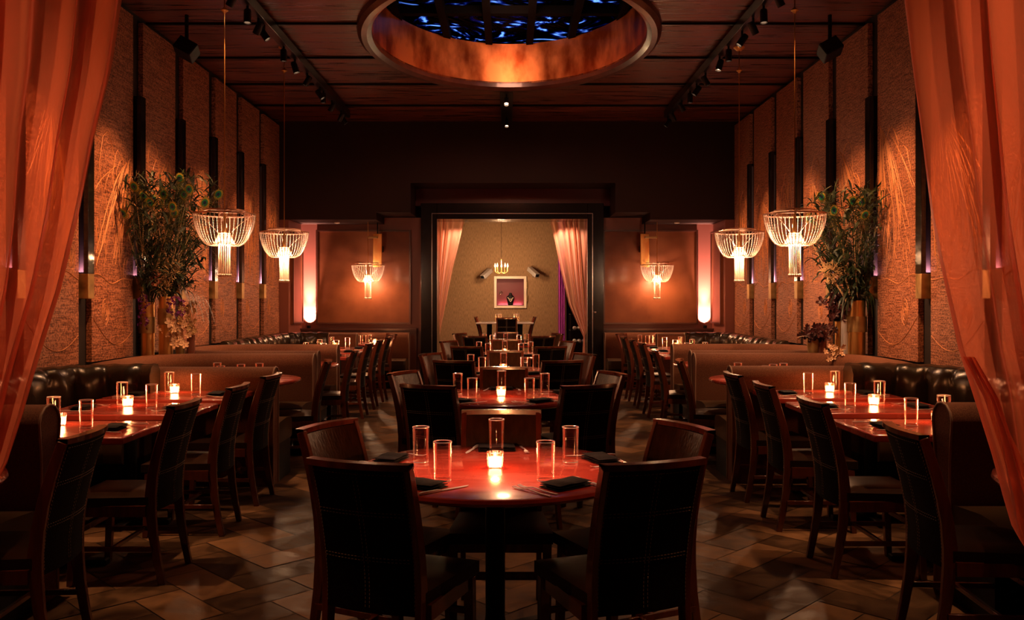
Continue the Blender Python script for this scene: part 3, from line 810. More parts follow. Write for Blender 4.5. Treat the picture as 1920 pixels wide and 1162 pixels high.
def _fork():
    m=M(); m.bar([(0,-0.10,0.003),(0,-0.05,0.004),(0,0.02,0.010),(0,0.045,0.007)],[0.011,0.009,0.005,0.012],0.003)
    for k in range(4):
        x=-0.0081+0.0054*k; m.bar([(x*0.7,0.043,0.007),(x,0.058,0.004),(x,0.085,0.004),(x,0.10,0.009)],[0.0026,0.0026,0.0024,0.0014],0.002)
    m.bar([(0,0.04,0.0075),(0,0.052,0.0055)],[0.012,0.0205],0.0026)
    return m.build('fork',MT['steel'],None,50,cat='fork',group='forks laid on the tables')
fork=make_once(_fork)
def _knife():
    m=M(); m.bar([(0,-0.115,0.005),(0,-0.10,0.006),(0,-0.03,0.006),(0,-0.015,0.005)],[0.010,0.014,0.011,0.009],[0.006,0.008,0.007,0.004])
    m.bar([(0,-0.016,0.004),(0.002,0.06,0.004),(0.001,0.10,0.004),(-0.002,0.118,0.004)],[0.012,0.017,0.013,0.002],[0.0025,0.0016,0.0014,0.001])
    return m.build('knife',MT['steel'],None,50,cat='knife',group='knives laid on the tables')
knife=make_once(_knife)
TZ=0.752
def setting(cx,cy,ang,r,place,tbl,forks=2,kn=True,gl=True,gr=0.34,ga=0.0,gside=1):
    """ang = direction from table centre to the sitter, radians from -Y toward +X"""
    dx,dy=math.sin(ang),-math.cos(ang); rz=math.atan2(-(-dx),-dy)  # sitter looks along (-dx,-dy)
    rz=math.atan2(dx,-dy)
    def loc(side,rad): return (cx+dx*rad+(-dy)*side, cy+dy*rad+dx*side, TZ)
    at='at the %s place of the %s'%(place,tbl)
    napkin(loc(0.0,r),rz+0.12*math.sin(cx*9+ang*5),'folded black napkin '+at)
    if forks>0: 
        fork(loc(-0.13,r-0.01),rz+0.15,'silver fork left of the napkin '+at)
        if forks>1: fork(loc(-0.165,r+0.0),rz+0.10,'outermost silver fork '+at)
    if kn: knife(loc(0.115,r),rz-0.22,'silver table knife '+at)
    if gl: glass(loc(0.10*gside+ga,gr),0,'clear tumbler '+at)
# ================================================================== TABLES
def make_round(R):
    t=empty('round_table',cat='table')
    m=M().lathe([(0,-0.04),(R-0.05,-0.04),(R-0.03,-0.03),(R-0.006,-0.026),(R,-0.016),(R-0.004,-0.004),(R-0.014,0.0),(0,0.0)],(0,0,0.752),n=72); m.build('tabletop',MT['table'],t,smooth=30)
    m=M().lathe([(0.035,0.03),(0.05,0.06),(0.042,0.12),(0.042,0.64),(0.07,0.70),(0.16,0.712),(0,0.712)],n=20); m.build('column',MT['black'],t)
    m=M()
    for k in range(4):
        a=k*pi/2+pi/4; c,s_=math.cos(a),math.sin(a)
        m.T=Matrix.Rotation(a,4,'Z'); m.bar([(0,0.0,0.05),(0,0.12,0.045),(0,0.28,0.03),(0,0.33,0.012)],0.05,[0.04,0.035,0.028,0.022])
    m.T=None; m.build('base',MT['black'],t)
    return t
RT={}
def round_table(x,y,R,label):
    if R not in RT: RT[R]=make_round(R); o=RT[R]; o.location=(x,y,0); o['label']=label
    else: o=copy_tree(RT[R],None,label,(x,y,0),0)
    return o
SQ={}
def make_square():
    t=empty('square_table',cat='table',group='two-seat tables in front of the wall benches')
    a,b=0.475,0.30
    M().box(-a,a,-b,b,0.712,0.752).build('tabletop',MT['table'],t,bevel=0.008)
    M().lathe([(0.035,0.03),(0.04,0.1),(0.04,0.66),(0.12,0.711),(0,0.711)],n=16).build('column',MT['black'],t)
    m=M().box(-0.26,0.26,-0.03,0.03,0.0,0.035).box(-0.03,0.03,-0.2,0.2,0.0,0.034); m.build('base',MT['black'],t,bevel=0.008)
    return t
def square_table(x,y,label):
    if 'o' not in SQ: SQ['o']=make_square(); o=SQ['o']; o.location=(x,y,0); o['label']=label
    else: o=copy_tree(SQ['o'],None,label,(x,y,0),0)
    return o
CT=[(3.66,'nearest'),(6.36,'second'),(8.55,'third'),(11.12,'fourth'),(13.62,'fifth')]
XT=-0.06
for ti,(D,nm) in enumerate(CT):
    tb='%s centre table'%nm
    round_table(XT,D,0.60,'red mahogany round pedestal table, %s from the camera in the centre row'%nm)
    votive((XT+0.0,D-0.02,TZ),0,'lit votive candle in the middle of the '+tb)
    fr=[0.74,0.86,0.86,1.15,0.86][ti]
    # (angle of the place, name, back-rest centre relative to the table, facing, napkin radius)
    seats=[(-36,'front left',(-0.455,-fr),(0.34,0.94),0.45),(36,'front right',(0.555,-fr),(-0.34,0.94),0.45),(-108,'left side',(-0.75,0.15),(0.9,-0.43),0.47),(108,'right side',(0.83,0.12),(-0.9,-0.43),0.47),(180,'far',(0.02,0.60),(0.0,-1.0),0.40)]
    for a,pn,(bx,by),(fx,fy),rn in seats:
        r=math.radians(a); j=0.06*math.sin(a*3+D*7) if ti else 0
        rz=math.atan2(-fx,fy)+j; k_=0.30
        chair(XT+bx+fx*k_,D+by+fy*k_,rz,'dark leather-backed dining chair at the %s of the %s'%(pn,tb))
        if ti<3: setting(XT,D,r,rn+0.02,pn,tb,2 if abs(a)==36 else 1,True,True,0.345,0.0,0)
        else: setting(XT,D,r,rn+0.02,pn,tb,0,False,True,0.355,0.0,0)
# side seating: tables + settings
SIDES=[(1,'left'),(-1,'right')]
for s,sn in SIDES:
    rows=[('front',[4.75,5.62,6.42],['nearest','middle','farthest']),('rear',[10.85,11.65,12.45],['nearest','middle','farthest'])]
    for rn,ds,ns in rows:
        for D,n in zip(ds,ns):
            D2=D+(0.0 if s>0 else 0.08)
            xc=mx(-2.48,s)
            tb='%s table of the %s %s bench'%(n,rn,sn)
            square_table(xc,D2,'red wooden two-seat table, %s along the %s %s bench'%(n,rn,sn))
            votive((mx(-2.55,s),D2+0.12,TZ),0,'lit votive candle on the '+tb)
            full=rn=='front'
            for ax_,pn in ((s*pi/2,'aisle side'),(-s*pi/2,'bench side')):
                dx=math.sin(ax_); cx=xc+dx*0.30
                at='on the %s of the %s'%(pn,tb)
                rz=math.atan2(dx,0.0)
                napkin((cx,D2-0.02,TZ),rz,'folded black napkin '+at)
                gl_y = 0.16 if pn=='aisle side' else -0.06
                glass((xc+dx*0.13,D2+(0.02 if pn=='aisle side' else 0.17),TZ),0,'clear tumbler '+at)
                if full:
                    fork((cx+dx*0.0,D2-0.15 if dx*s>0 else D2+0.14,TZ),rz,'silver fork '+at)
                    knife((cx,D2+0.15 if dx*s>0 else D2-0.15,TZ),rz+0.1,'silver knife '+at)
    # aisle chairs
    cs=[(-1.86+0.0,3.55,'nearest chair of the %s aisle beside the front round booth table',0.06),(-1.83,4.60,'chair at the nearest two-seat table of the front %s bench',0.0),(-1.83,5.50,'chair at the middle two-seat table of the front %s bench',0.02),(-1.83,6.28,'chair at the farthest two-seat table of the front %s bench',-0.03),
        (-1.72,7.62,'chair at the first round booth table in the %s aisle',0.22),(-1.76,9.2,'chair at the second round booth table in the %s aisle',0.12),
        (-1.84,10.7,'chair at the nearest table of the rear %s bench',0.0),(-1.84,11.55,'chair at the middle table of the rear %s bench',0.03),(-1.84,12.4,'chair at the farthest table of the rear %s bench',0.0),
        (-1.92,13.45,'chair facing the round table in the %s alcove',0.5)]
    for x,y,lb,dr_ in cs:
        # origin is seat centre; rear feet lie 0.2 m toward the aisle
        chair(mx(x-0.20,s),y+(0.1 if s<0 else 0),s*(pi/2+dr_) if s>0 else -(pi/2+dr_),'dark '+(lb%sn))
    # round booth tables
    for D,n in ((3.32,'front'),(7.70,'first'),(9.42,'second'),(13.95,'alcove')):
        R=0.54
        x=mx(-2.42 if n!='alcove' else -2.35,s)
        if n=='front': x=mx(-2.56,s)
        if n=='alcove': D=13.85
        round_table(x,D,0.54 if n!='alcove' else 0.36,'small round red table inside the %s %s booth'%({'front':'nearest','first':'first curved','second':'second curved','alcove':'alcove'}[n],sn))
        if n in('first','second','alcove'):
            k=0
            for gx,gy in ((-0.1,-0.2),(0.15,0.1),(-0.25,0.15),(0.02,-0.02) ):
                k+=1
                sc2=0.6 if n=='alcove' else 1
                glass((x+gx*sc2,D+gy*sc2,TZ),0,'clear tumbler, %s in the %s %s booth'%(['front','right','rear left','central'][k-1],{'first':'first curved','second':'second curved','alcove':'alcove'}[n],sn),0.85)
    votive((mx(-2.35,s)+0.18,13.85,TZ),0,'lit votive candle on the alcove table at %s'%sn)
# ================================================================== BOOTHS
def roll(h, w0=0.075, w1=0.095, zb=0.0):
    """mushroom topped partition profile"""
    pr=[(-w0,zb),(-w0,h-0.28),(-w0-0.004,h-0.22)]
    for k in range(9):
        a=pi+0.35-(pi+0.7)*k/8
        pr.append((w1*math.cos(a)*1.0, h-w1+w1*math.sin(a)))
    pr+=[(w0+0.004,h-0.22),(w0,h-0.28),(w0,zb)]
    return pr
def seatprof(o0,o1,h=0.47):
    return [(o0,0.30),(o0,h-0.01),(o0+0.05,h),(o0+(o1-o0)*0.6,h+0.012),(o1-0.05,h),(o1-0.01,h-0.02),(o1,h-0.07),(o1-0.005,0.32),(o1-0.03,0.30)]
def baseprof(o0,o1): return [(o0,0.0),(o0,0.30),(o1-0.06,0.30),(o1-0.06,0.0)]
def piping(m, path, side, prof, idxs, at_end):
    pass
def booth(s, sn, pts, name, label, h, leather=False, radius=0.62, seat=(0.09,0.52), inner=-1):
    P_=[(mx(x,s),y) for x,y in pts]; path=rounded(P_,radius,0.045)
    side=inner*(1 if s>0 else -1)
    t=empty(name,(0,0,0),0,label,'booth')
    if leather:
        pr=[(-0.07,0.0),(-0.07,h-0.05),(-0.03,h),(0.03,h+0.005)]+[(0.09,h-0.02),(0.125,h-0.08),(0.13,h-0.15),(0.115,h-0.24),(0.10,h-0.34),(0.10,h-0.42),(0.095,0.44),(0.09,0.0)]
        def mod(L,o,z):
            if o>0.02 and z>0.44:
                c=abs(math.sin(pi*L/0.26)); k=(c**0.45)
                if z>h-0.1: k=0.45+0.55*k
                return (o-0.075*(1-k)+0.006*math.sin(L*31+z*20), z+0.004*math.sin(L*40))
            return o,z
        fine=rounded(P_,radius,0.022)
        M().sweep(fine,pr,side,mod).build('tufted_back',MT['tuft'],t,smooth=60)
    else:
        M().sweep(path,roll(h),side).build('upholstered_back',MT['fabric'],t,smooth=50)
        pr=roll(h)
        for end in (0,-1):
            m=M()
            i0=path[0] if end==0 else path[-1]; i1=path[1] if end==0 else path[-2]
            d=(Vector(i0)-Vector(i1)).normalized(); n_=Vector((-d.y,d.x))
            q=[(i0[0]+d.x*0.003+n_.x*o*1.0,i0[1]+d.y*0.003+n_.y*o*1.0,z) for o,z in pr]
            m.tube(q,0.006,6)
            m.build('piping',MT['piping'],t)
    if seat:
        ps=path
        M().sweep(ps,seatprof(*seat),side).build('seat_cushion',MT['bench'],t,smooth=50)
        M().sweep(ps,baseprof(*seat),side).build('base',MT['black'],t,smooth=30)
    return t
for s,sn in SIDES:
    e=0.0 if s>0 else 0.0
    dy=0 if s>0 else 0.1
    # nearest booth, back partition P0 faces the camera
    booth(s,sn,[(-3.45,1.9),(-3.45,4.18+dy),(-2.24,4.18+dy)],'fabric_booth','brown fabric booth with scrolled end nearest the camera on the %s'%sn,0.955,inner=-1)
    # long leather bench A
    booth(s,sn,[(-3.45,4.42+dy),(-3.45,6.62+dy),(-2.72,6.62+dy)],'tufted_bench','tufted black leather wall bench behind the front %s tables'%sn,0.965,leather=True,radius=0.6,seat=(0.09,0.60),inner=-1)
    # curved booth B
    booth(s,sn,[(-1.86,6.83+dy),(-3.50,6.83+dy),(-3.50,8.50+dy),(-1.93,8.50+dy)],'curved_booth','first curved brown fabric booth along the %s wall'%sn,0.93,inner=-1)
    booth(s,sn,[(-1.97,8.86+dy),(-3.50,8.86+dy),(-3.50,10.12+dy),(-2.02,10.12+dy)],'curved_booth','second curved brown fabric booth along the %s wall'%sn,0.935,inner=-1,radius=0.55,seat=(0.09,0.46))
    booth(s,sn,[(-3.45,10.38+dy),(-3.45,13.25),(-2.80,13.25)],'tufted_bench','tufted black leather wall bench behind the rear %s tables'%sn,0.955,leather=True,radius=0.7,seat=(0.09,0.60),inner=-1)
    booth(s,sn,[(-2.78,13.28),(-2.36,13.28)],'fabric_arm_partition','short rolled fabric partition at the end of the rear %s bench'%sn,0.935,seat=None)
    booth(s,sn,[(-3.35,14.55),(-1.70,14.55)],'alcove_settee','straight brown fabric settee in the %s alcove beside the doorway'%sn,0.90,inner=-1,seat=(0.09,0.50))
    # corner ledge carrying the vases
# ================================================================== PENDANTS
def make_pendant():
    t=empty('bead_chandelier',cat='chandelier',group='bead chandeliers')
    # origin at the rim plane centre
    R=0.275
    m=M(); m.shell([(R,-0.007),(R+0.003,-0.007),(R+0.003,0.007),(R,0.007),(R,-0.007)],n=56); m.shell([(R*0.66,0.028),(R*0.66+0.003,0.028),(R*0.66+0.003,0.04),(R*0.66,0.04),(R*0.66,0.028)],n=48)
    for k in range(6):
        a=k*pi/3; m.tube([(R*math.cos(a),R*math.sin(a),0.0),(R*0.66*math.cos(a),R*0.66*math.sin(a),0.03),(0.0,0.0,0.035)],0.003,5)
    m.build('rim_hoop',MT['rosegold'],t)
    prof=[(R,0.0),(R*0.97,-0.07),(R*0.90,-0.14),(R*0.79,-0.21),(R*0.64,-0.265),(R*0.50,-0.285),(R*0.38,-0.275),(R*0.30,-0.245),(R*0.24,-0.20),(R*0.20,-0.175)]
    # beads along each strand, radius alternates to read as strung beads
    m=M(); n=44
    # resample
    pts=[]
    for (a,b),(c,d) in zip(prof,prof[1:]):
        for k in range(6): u=k/6; pts.append((a+(c-a)*u,b+(d-b)*u))
    pts.append(prof[-1])
    for k in range(n):
        a=2*pi*k/n; c_,s_=math.cos(a),math.sin(a)
        m.tube([(r*c_,r*s_,z) for r,z in pts],[0.0042 if i%2 else 0.0018 for i in range(len(pts))],4,False)
    for k in range(16):
        a=2*pi*k/16; c_,s_=math.cos(a),math.sin(a); q=[]
        for i in range(25):
            u=i/24; r=R-(R-0.055)*u; z=-0.0-0.17*u**1.5-0.0; q.append((r*c_,r*s_,z))
        if k%4==1: m.tube(q,[0.0042 if i%2 else 0.0018 for i in range(25)],4,False)
    m.build('bead_strands',MT['bead'],t,smooth=80,kind='stuff')
    m=M(); 
    for k in range(18):
        a=2*pi*k/18; r=0.052; z0=-0.27; q=[]
        for i in range(41): q.append((r*math.cos(a),r*math.sin(a),z0-0.27*i/40))
        m.tube(q,[0.0044 if i%2 else 0.0018 for i in range(41)],4,False)
        m.ball((r*math.cos(a),r*math.sin(a),-0.556),0.010,6,4,(1,1,1.7))
    m.build('tassel',MT['bead'],t,smooth=80,kind='stuff')
    m=M().lathe([(0.0,-0.17),(0.052,-0.172),(0.058,-0.182),(0.085,-0.245),(0.082,-0.247),(0.0,-0.235)],n=24); m.build('glass_shade',MT['bulb'],t)
    m=M().lathe([(0.0,0.0),(0.012,0.0),(0.014,-0.06),(0.02,-0.10),(0.016,-0.165),(0.0,-0.165)],n=12); m.build('lamp_stem',MT['brass'],t)
    return t
PE=make_pendant(); pe_used=[False]
PMAX=[]
def pendant(x,y,z,label,topz,canopy=True,coupler=None):
    if not pe_used[0]: pe_used[0]=True; o=PE; o.location=(x,y,z); o['label']=label
    else: o=copy_tree(PE,None,label,(x,y,z),0)
    m=M().tube([(0,0,0.0),(0,0,topz-z)],0.005,8); m.build('rod',MT['brass'],o)
    if canopy:
        M().lathe([(0,-0.03),(0.03,-0.03),(0.05,-0.01),(0.065,0),(0,0)],(0,0,topz-z),n=20).build('canopy',MT['brass'],o)
    if coupler:
        M().lathe([(0.006,-0.03),(0.02,-0.01),(0.035,0.0),(0.03,0.01),(0.006,0.03)],(0,0,coupler-z),n=14).build('coupling',MT['brass'],o)
    l=lamp('POINT','pendant_light',(x,y,z-0.275),11*G_PEND,WARM,o,size=0.04)
    l=lamp('POINT','pendant_light',(x,y+0.03,z-0.10),2.6*G_PEND,(1,0.58,0.38),o,size=0.03)
    return o
for px,py,D,lb in ((421,402,7.84,'bead chandelier hanging nearer the camera on the left'),(1490,402,7.84,'bead chandelier hanging nearer the camera on the right'),
                (533,436,9.87,'bead chandelier hanging farther back on the left'),(1386,436,9.87,'bead chandelier hanging farther back on the right')):
    x,y,z=P(px,py,D)
    pendant(x,y,z,lb,ZC,True,P(px,20,D)[2] if D<9 else None)
for px,D,lb,sg in ((690,14.45,'small-looking bead chandelier on a bracket in the left alcove',1),(1232,14.45,'small-looking bead chandelier on a bracket in the right alcove',-1)):
    x,y,z=P(px,497,D)
    o=pendant(x,y,z,lb,P(px,440,D)[2],False)
    xp=P(706 if sg>0 else 1211,0,D)[0]-x
    zt=P(0,437,D)[2]-z; zb=P(0,500,D)[2]-z
    M().box(xp-0.075,xp+0.075,0.10,0.13,zb,zt).build('stone_plaque',MT['agate'],o,bevel=0.01)
    M().box(min(0,xp)-0.01,max(0,xp)+0.01,-0.01,0.12,zt-0.08,zt-0.055).build('bracket_arm',MT['brassdark'],o)
    M().tube([(xp,0.115,zt-0.02),(xp,0.115,2.765-z)],0.012,8).build('hanger',MT['black'],o)
    M().box(xp-0.06,xp+0.06,0.13,DB-y-0.002,zt-0.3,zt-0.2).build('wall_mount',MT['black'],o)
# ================================================================== TRACKS AND SPOTS
tr_ends=[('left',-2.47,2.0,13.1),('right',2.40,2.0,13.1)]
for nm,x,y0,y1 in tr_ends:
    o=M().box(x-0.045,x+0.045,y0,y1,ZC-0.13,ZC-0.027).build('lighting_track',MT['rail'],None,bevel=0.004,label='long black lighting track running along the %s side of the ceiling'%nm,cat='lighting track')
M().box(-0.13,0.05,11.72,13.9,ZC-0.07,ZC-0.027).build('lighting_track',MT['rail'],None,bevel=0.004,label='short black lighting track behind the copper oval',cat='lighting track')
def make_spot():
    t=empty('track_spotlight',cat='spotlight',group='spotlights on the ceiling tracks')
    M().lathe([(0.0,0.0),(0.012,0.0),(0.012,-0.07),(0,-0.07)],n=8).build('stem',MT['rail'],t)
    return t
def spotlight(x,y,target,power,label,angle=45,color=WARM,blend=0.7,lensr=0.026,size=0.03):
    t=make_spot(); t['label']=label; z=ZC-0.13 if abs(x)>1 else ZC-0.07
    t.location=(x,y,z)
    piv=Vector((0,0,-0.10)); d=(Vector(target)-(Vector((x,y,z))+piv)).normalized()
    R_=d.to_track_quat('-Z','Y').to_matrix().to_4x4()
    m=M(); m.T=Matrix.Translation(piv)@R_
    m.shell([(0.0,0.07),(0.03,0.068),(0.036,0.05),(0.036,-0.06),(0.033,-0.06),(0.031,-0.03),(0.0,-0.03)],n=18); m.build('lamp_head',MT['rail'],t)
    m=M(); m.T=Matrix.Translation(piv)@R_; m.lathe([(0,-0.034),(lensr,-0.034),(lensr,-0.038),(0,-0.038)],n=16); m.build('lens',MT['lens'],t)
    l=lamp('SPOT','spot_light',Vector((x,y,z))+piv+d*0.065,power,color,t,target=target,size=size,angle=angle,blend=blend)
    return t
def ordl(i): return ['nearest','second','third','fourth','fifth','sixth','seventh','eighth','ninth','tenth','eleventh','twelfth','thirteenth','fourteenth'][i]
for s,sn in SIDES:
    X=-2.47 if s>0 else 2.40
    wx=XL if s>0 else XR
    # (position along track, target, power, angle)
    L_=[(3.0,(mx(-1.7,s),2.5,1.7),60*G_WALL,56,AMBER),
        (3.6,(mx(-1.6,s),2.6,1.85),120*G_WALL,26,WARM),
        (4.4,(mx(-2.4,s),4.75,0.75),75*G_TABLE,36,WARM),
        (5.4,(mx(-2.4,s),5.7,0.75),70*G_TABLE,30,WARM),
        (6.2,(wx,7.0,1.8),120*G_WALL,50,AMBER),
        (6.9,(mx(-2.5,s),6.6,0.8),65*G_TABLE,36,WARM),
        (7.65,(wx,8.15,1.85),170*G_WALL,46,AMBER),
        (8.1,(mx(-2.5,s),7.9,0.8),65*G_TABLE,40,WARM),
        (8.45,(wx,9.2,1.85),130*G_WALL,44,AMBER),
        (9.4,(mx(-2.5,s),9.6,0.8),65*G_TABLE,40,WARM),
        (10.5,(wx,10.5,1.85),120*G_WALL,44,AMBER),
        (11.4,(mx(-2.5,s),11.6,0.8),60*G_TABLE,46,WARM),
        (11.95,(wx,12.1,1.85),120*G_WALL,44,AMBER),
        (12.6,(wx,13.4,1.85),80*G_WALL,44,AMBER)]
    for i,(D,tg,pw,an,cl) in enumerate(L_):
        spotlight(X,D,tg,pw,'black track spotlight, %s from the camera on the %s track'%(ordl(i),sn),an,cl,blend=1.0)
    # centre tables lit from the tracks
for i,(D,tx,ty,pw) in enumerate(((3.4,XT,3.66,150),(6.05,XT,6.34,75),(8.6,XT,8.95,45),(10.95,XT,11.35,45),(12.75,XT,13.6,40))):
    X=-2.47 if i%2 else 2.40
    spotlight(X,D+0.25,(tx,ty,0.76),pw*G_TABLE*2,'narrow-beam track spotlight on the %s track aimed at the %s centre table'%('left' if i%2 else 'right',CT[i][1]),15,WARM)
    spotlight(-X-0.07,D+0.05,(tx,ty,0.76),pw*G_TABLE*1.6,'narrow-beam track spotlight on the %s track aimed at the %s centre table'%('right' if i%2 else 'left',CT[i][1]),15,(1,0.42,0.3))
for i,(X,D,tx,ty,pw) in enumerate(((-2.47,4.9,-1.15,5.0,30),(2.40,4.95,1.15,4.6,34),(-2.47,7.4,-1.2,7.5,36),(2.40,7.3,1.15,7.2,36),(-2.47,9.9,-1.2,9.9,44),(2.40,9.8,1.2,9.4,44),(-2.47,2.5,-1.1,3.4,6),(2.40,2.6,1.2,3.6,8))):
    spotlight(X,D,(tx,ty,0),pw*G_FLOOR,'track spotlight aimed at the aisle floor, %s on the %s track'%(ordl(i//2) if i<6 else 'foremost','left' if X<0 else 'right'),34,(1.0,0.50,0.21),0.25,size=0.02)
spotlight(XC,11.85,(XC,9.4,1.0),12,'small spotlight at the near end of the short centre track',50,WARM)
spotlight(XC,13.3,(XC,12.0,0.7),14,'small spotlight at the far end of the short centre track',50,WARM)
# unseen lamp added to give the copper drum its bright streak
t=empty('drum_fill_lamp',(0,9.45,ZC+0.42),0,'small brass lamp added out of view inside the copper oval to light it','lamp')
M().lathe([(0,0),(0.04,0),(0.05,0.08),(0,0.09)],n=16).build('lamp_body',MT['brass'],t)
M().lathe([(0,-0.006),(0.03,-0.006),(0.03,0),(0,0)],n=16).build('lens',MT['lens'],t)
lamp('SPOT','drum_fill_light',(0,9.50,ZC+0.46),170,(1,0.42,0.25),t,target=(0,11.5,ZC+0.30),size=0.4,angle=160,blend=1.0)
lamp('SPOT','drum_fill_light',(0,9.40,ZC+0.46),150,(1,0.42,0.2),t,target=(0,7.5,ZC+0.3),size=0.08,angle=160,blend=1.0)
# ================================================================== SPEAKERS
for s,sn in SIDES:
    x,y,z=P(350 if s>0 else 1556,93,8.75)
    t=empty('ceiling_speaker',(x,y,z),0,'black loudspeaker tilted from the ceiling near the %s wall'%sn,'loudspeaker')
    m=M(); m.T=Matrix.Rotation(s*0.5,4,'Y')@Matrix.Rotation(-0.35,4,'X'); m.box(-0.10,0.10,-0.09,0.09,-0.075,0.075); m.build('cabinet',MT['black'],t,bevel=0.01)
    m=M(); m.T=Matrix.Rotation(s*0.5,4,'Y')@Matrix.Rotation(-0.35,4,'X'); m.box(-0.092,0.092,-0.094,-0.089,-0.068,0.068); m.build('grille',MT['rail'],t)
    M().tube([(0,0,0.08),(0,0,ZC-z)],0.02,8).build('bracket',MT['black'],t)
# ================================================================== BACK ROOM CONTENT
t=empty('vitrine_safe',(0.02,18.3,1.27),0,'square lit wall safe display with a pale frame in the back room','display case')
m=M(); a=0.345; q=0.29; h=0.68
m.box(-a,-q,-0.05,0,0,h).box(q,a,-0.05,0,0,h).box(-q,q,-0.05,0,0,0.055).box(-q,q,-0.05,0,h-0.055,h)
m.build('frame',MT['white'],t,bevel=0.006)
M().box(-q,q,0.28,0.29,0.055,h-0.055).box(-q-0.01,-q,0,0.29,0.055,h-0.055).box(q,q+0.01,0,0.29,0.055,h-0.055).box(-q,q,0,0.29,h-0.055,h-0.045).build('lining',MT['redback'],t,smooth=0)
m=M().box(-q,q,0.0,0.29,0.045,0.055); m.build('shelf',MT['white'],t,smooth=0)
m=M().box(-q,q,0.02,0.05,0.055,0.062); m.build('light_strip',MT['black'],t,smooth=0)
m=M(); m.tube([(-0.2+0.03*math.cos(k*pi/8),-0.02,0.33+0.03*math.sin(k*pi/8)) for k in range(17)],0.007,6); m.ball((-0.2,-0.02,0.33),0.014,8,5); m.build('dial',MT['chrome'],t)
for z in (0.14,0.42):
    M().box(a,a+0.02,-0.05,-0.01,z,z+0.14).build('hinge',MT['brassdark'],t,bevel=0.004)
lamp('AREA','case_light',(0.02,18.535,1.345),1.1,(1.0,0.55,0.6),t,target=(0.02,18.59,1.42),size=0.5,sizey=0.02)
t=empty('necklace_bust',(0.025,18.37,1.325),0,'black jewellery bust wearing a silver necklace in the wall safe','bust')
M().lathe([(0.0,0),(0.05,0),(0.065,0.08),(0.085,0.16),(0.08,0.19),(0.045,0.22),(0.03,0.24),(0.03,0.27),(0,0.275)],n=20,sy=0.5).build('bust',MT['black'],t)
m=M()
for k in range(13):
    a=-pi/2*1.0+ (k-6)*0.2; x=0.06*math.cos(a); z=0.20+0.055*math.sin(a)-0.01
    m.ball((x,-0.042,z),0.0095,6,4)
    if 3<=k<=9: m.ball((x*0.9,-0.045,z-0.022-0.008*(3-abs(k-6))),0.009,6,4)
m.build('necklace',MT['white'],t)
for sgn,px,py in ((1,912,513),(-1,1000,510)):
    x,y,z=P(px,py,18.05)
    t=empty('security_camera',(x,y,z),0,'boxy security camera on the back wall %s of the wall safe'%('left' if sgn>0 else 'right'),'security camera')
    m=M(); m.T=Matrix.Rotation(-sgn*0.6 if sgn>0 else 0.6,4,'Z')@Matrix.Rotation(0.5,4,'X'); 
    m.box(-0.055,0.055,-0.16,0.16,-0.045,0.045); m.build('housing',MT['silver'],t,bevel=0.008)
    m2=M(); m2.T=m.T; m2.box(-0.04,0.04,-0.165,-0.158,-0.03,0.03); m2.build('lens',MT['glassblack'],t)
    M().tube([(0,0,-0.04),(0,0.12,-0.09),(0,0.25,-0.06)],0.014,8).build('wall_arm',MT['silver'],t)
x,y,z=P(940,505,17.0)
t=empty('candle_chandelier',(x,y,z),0,'small brass chandelier with candle bulbs in the back room','chandelier')
m=M().tube([(0,0,-0.07),(0,0,0.2)],0.008,8)
for k in range(5):
    a=k*2*pi/5+0.3; r=0.13
    m.tube([(0,0,-0.05),(r*0.5*math.cos(a),r*0.5*math.sin(a),-0.08),(r*math.cos(a),r*math.sin(a),-0.04)],0.006,6)
    m.lathe([(0.0,-0.04),(0.018,-0.035),(0.012,0.0),(0.012,0.04),(0,0.04)],(r*math.cos(a),r*math.sin(a),0),n=10)
m.build('arms',MT['brass'],t)
for k in range(5):
    a=k*2*pi/5+0.3; r=0.13
    M().lathe([(0.0,0.04),(0.014,0.055),(0.016,0.075),(0.006,0.11),(0.0,0.13)],(r*math.cos(a),r*math.sin(a),0),n=12).build('bulb',MT['bulb'],t)
M().tube([(0,0,0.2),(0,0,3.7-z)],0.004,6).build('cord',MT['black'],t)
lamp('POINT','chandelier_light',(x,y-0.1,z+0.12),75,(1,0.58,0.3),t,size=0.1)
lamp('POINT','chandelier_light',(x,y-0.1,z-0.22),40,(1,0.6,0.34),t,size=0.08)
for xx,lb in ((-0.75,'left'),(0.85,'right')):  # lamps added under the door head to brighten the peach curtains
    t=empty('header_fill_lamp',(xx,15.05,2.815),0,'small lamp added in the doorway header to brighten the %s peach curtain'%lb,'downlight','lamps added in the doorway header')
    M().lathe([(0,0),(0.03,0),(0.03,0.012),(0,0.012)],n=14).build('lens',MT['white'],t)
    lamp('SPOT','header_fill_light',(xx,15.05,2.80),120,(1,0.5,0.32),t,target=(xx*1.45,15.36,1.9),size=0.03,angle=110)
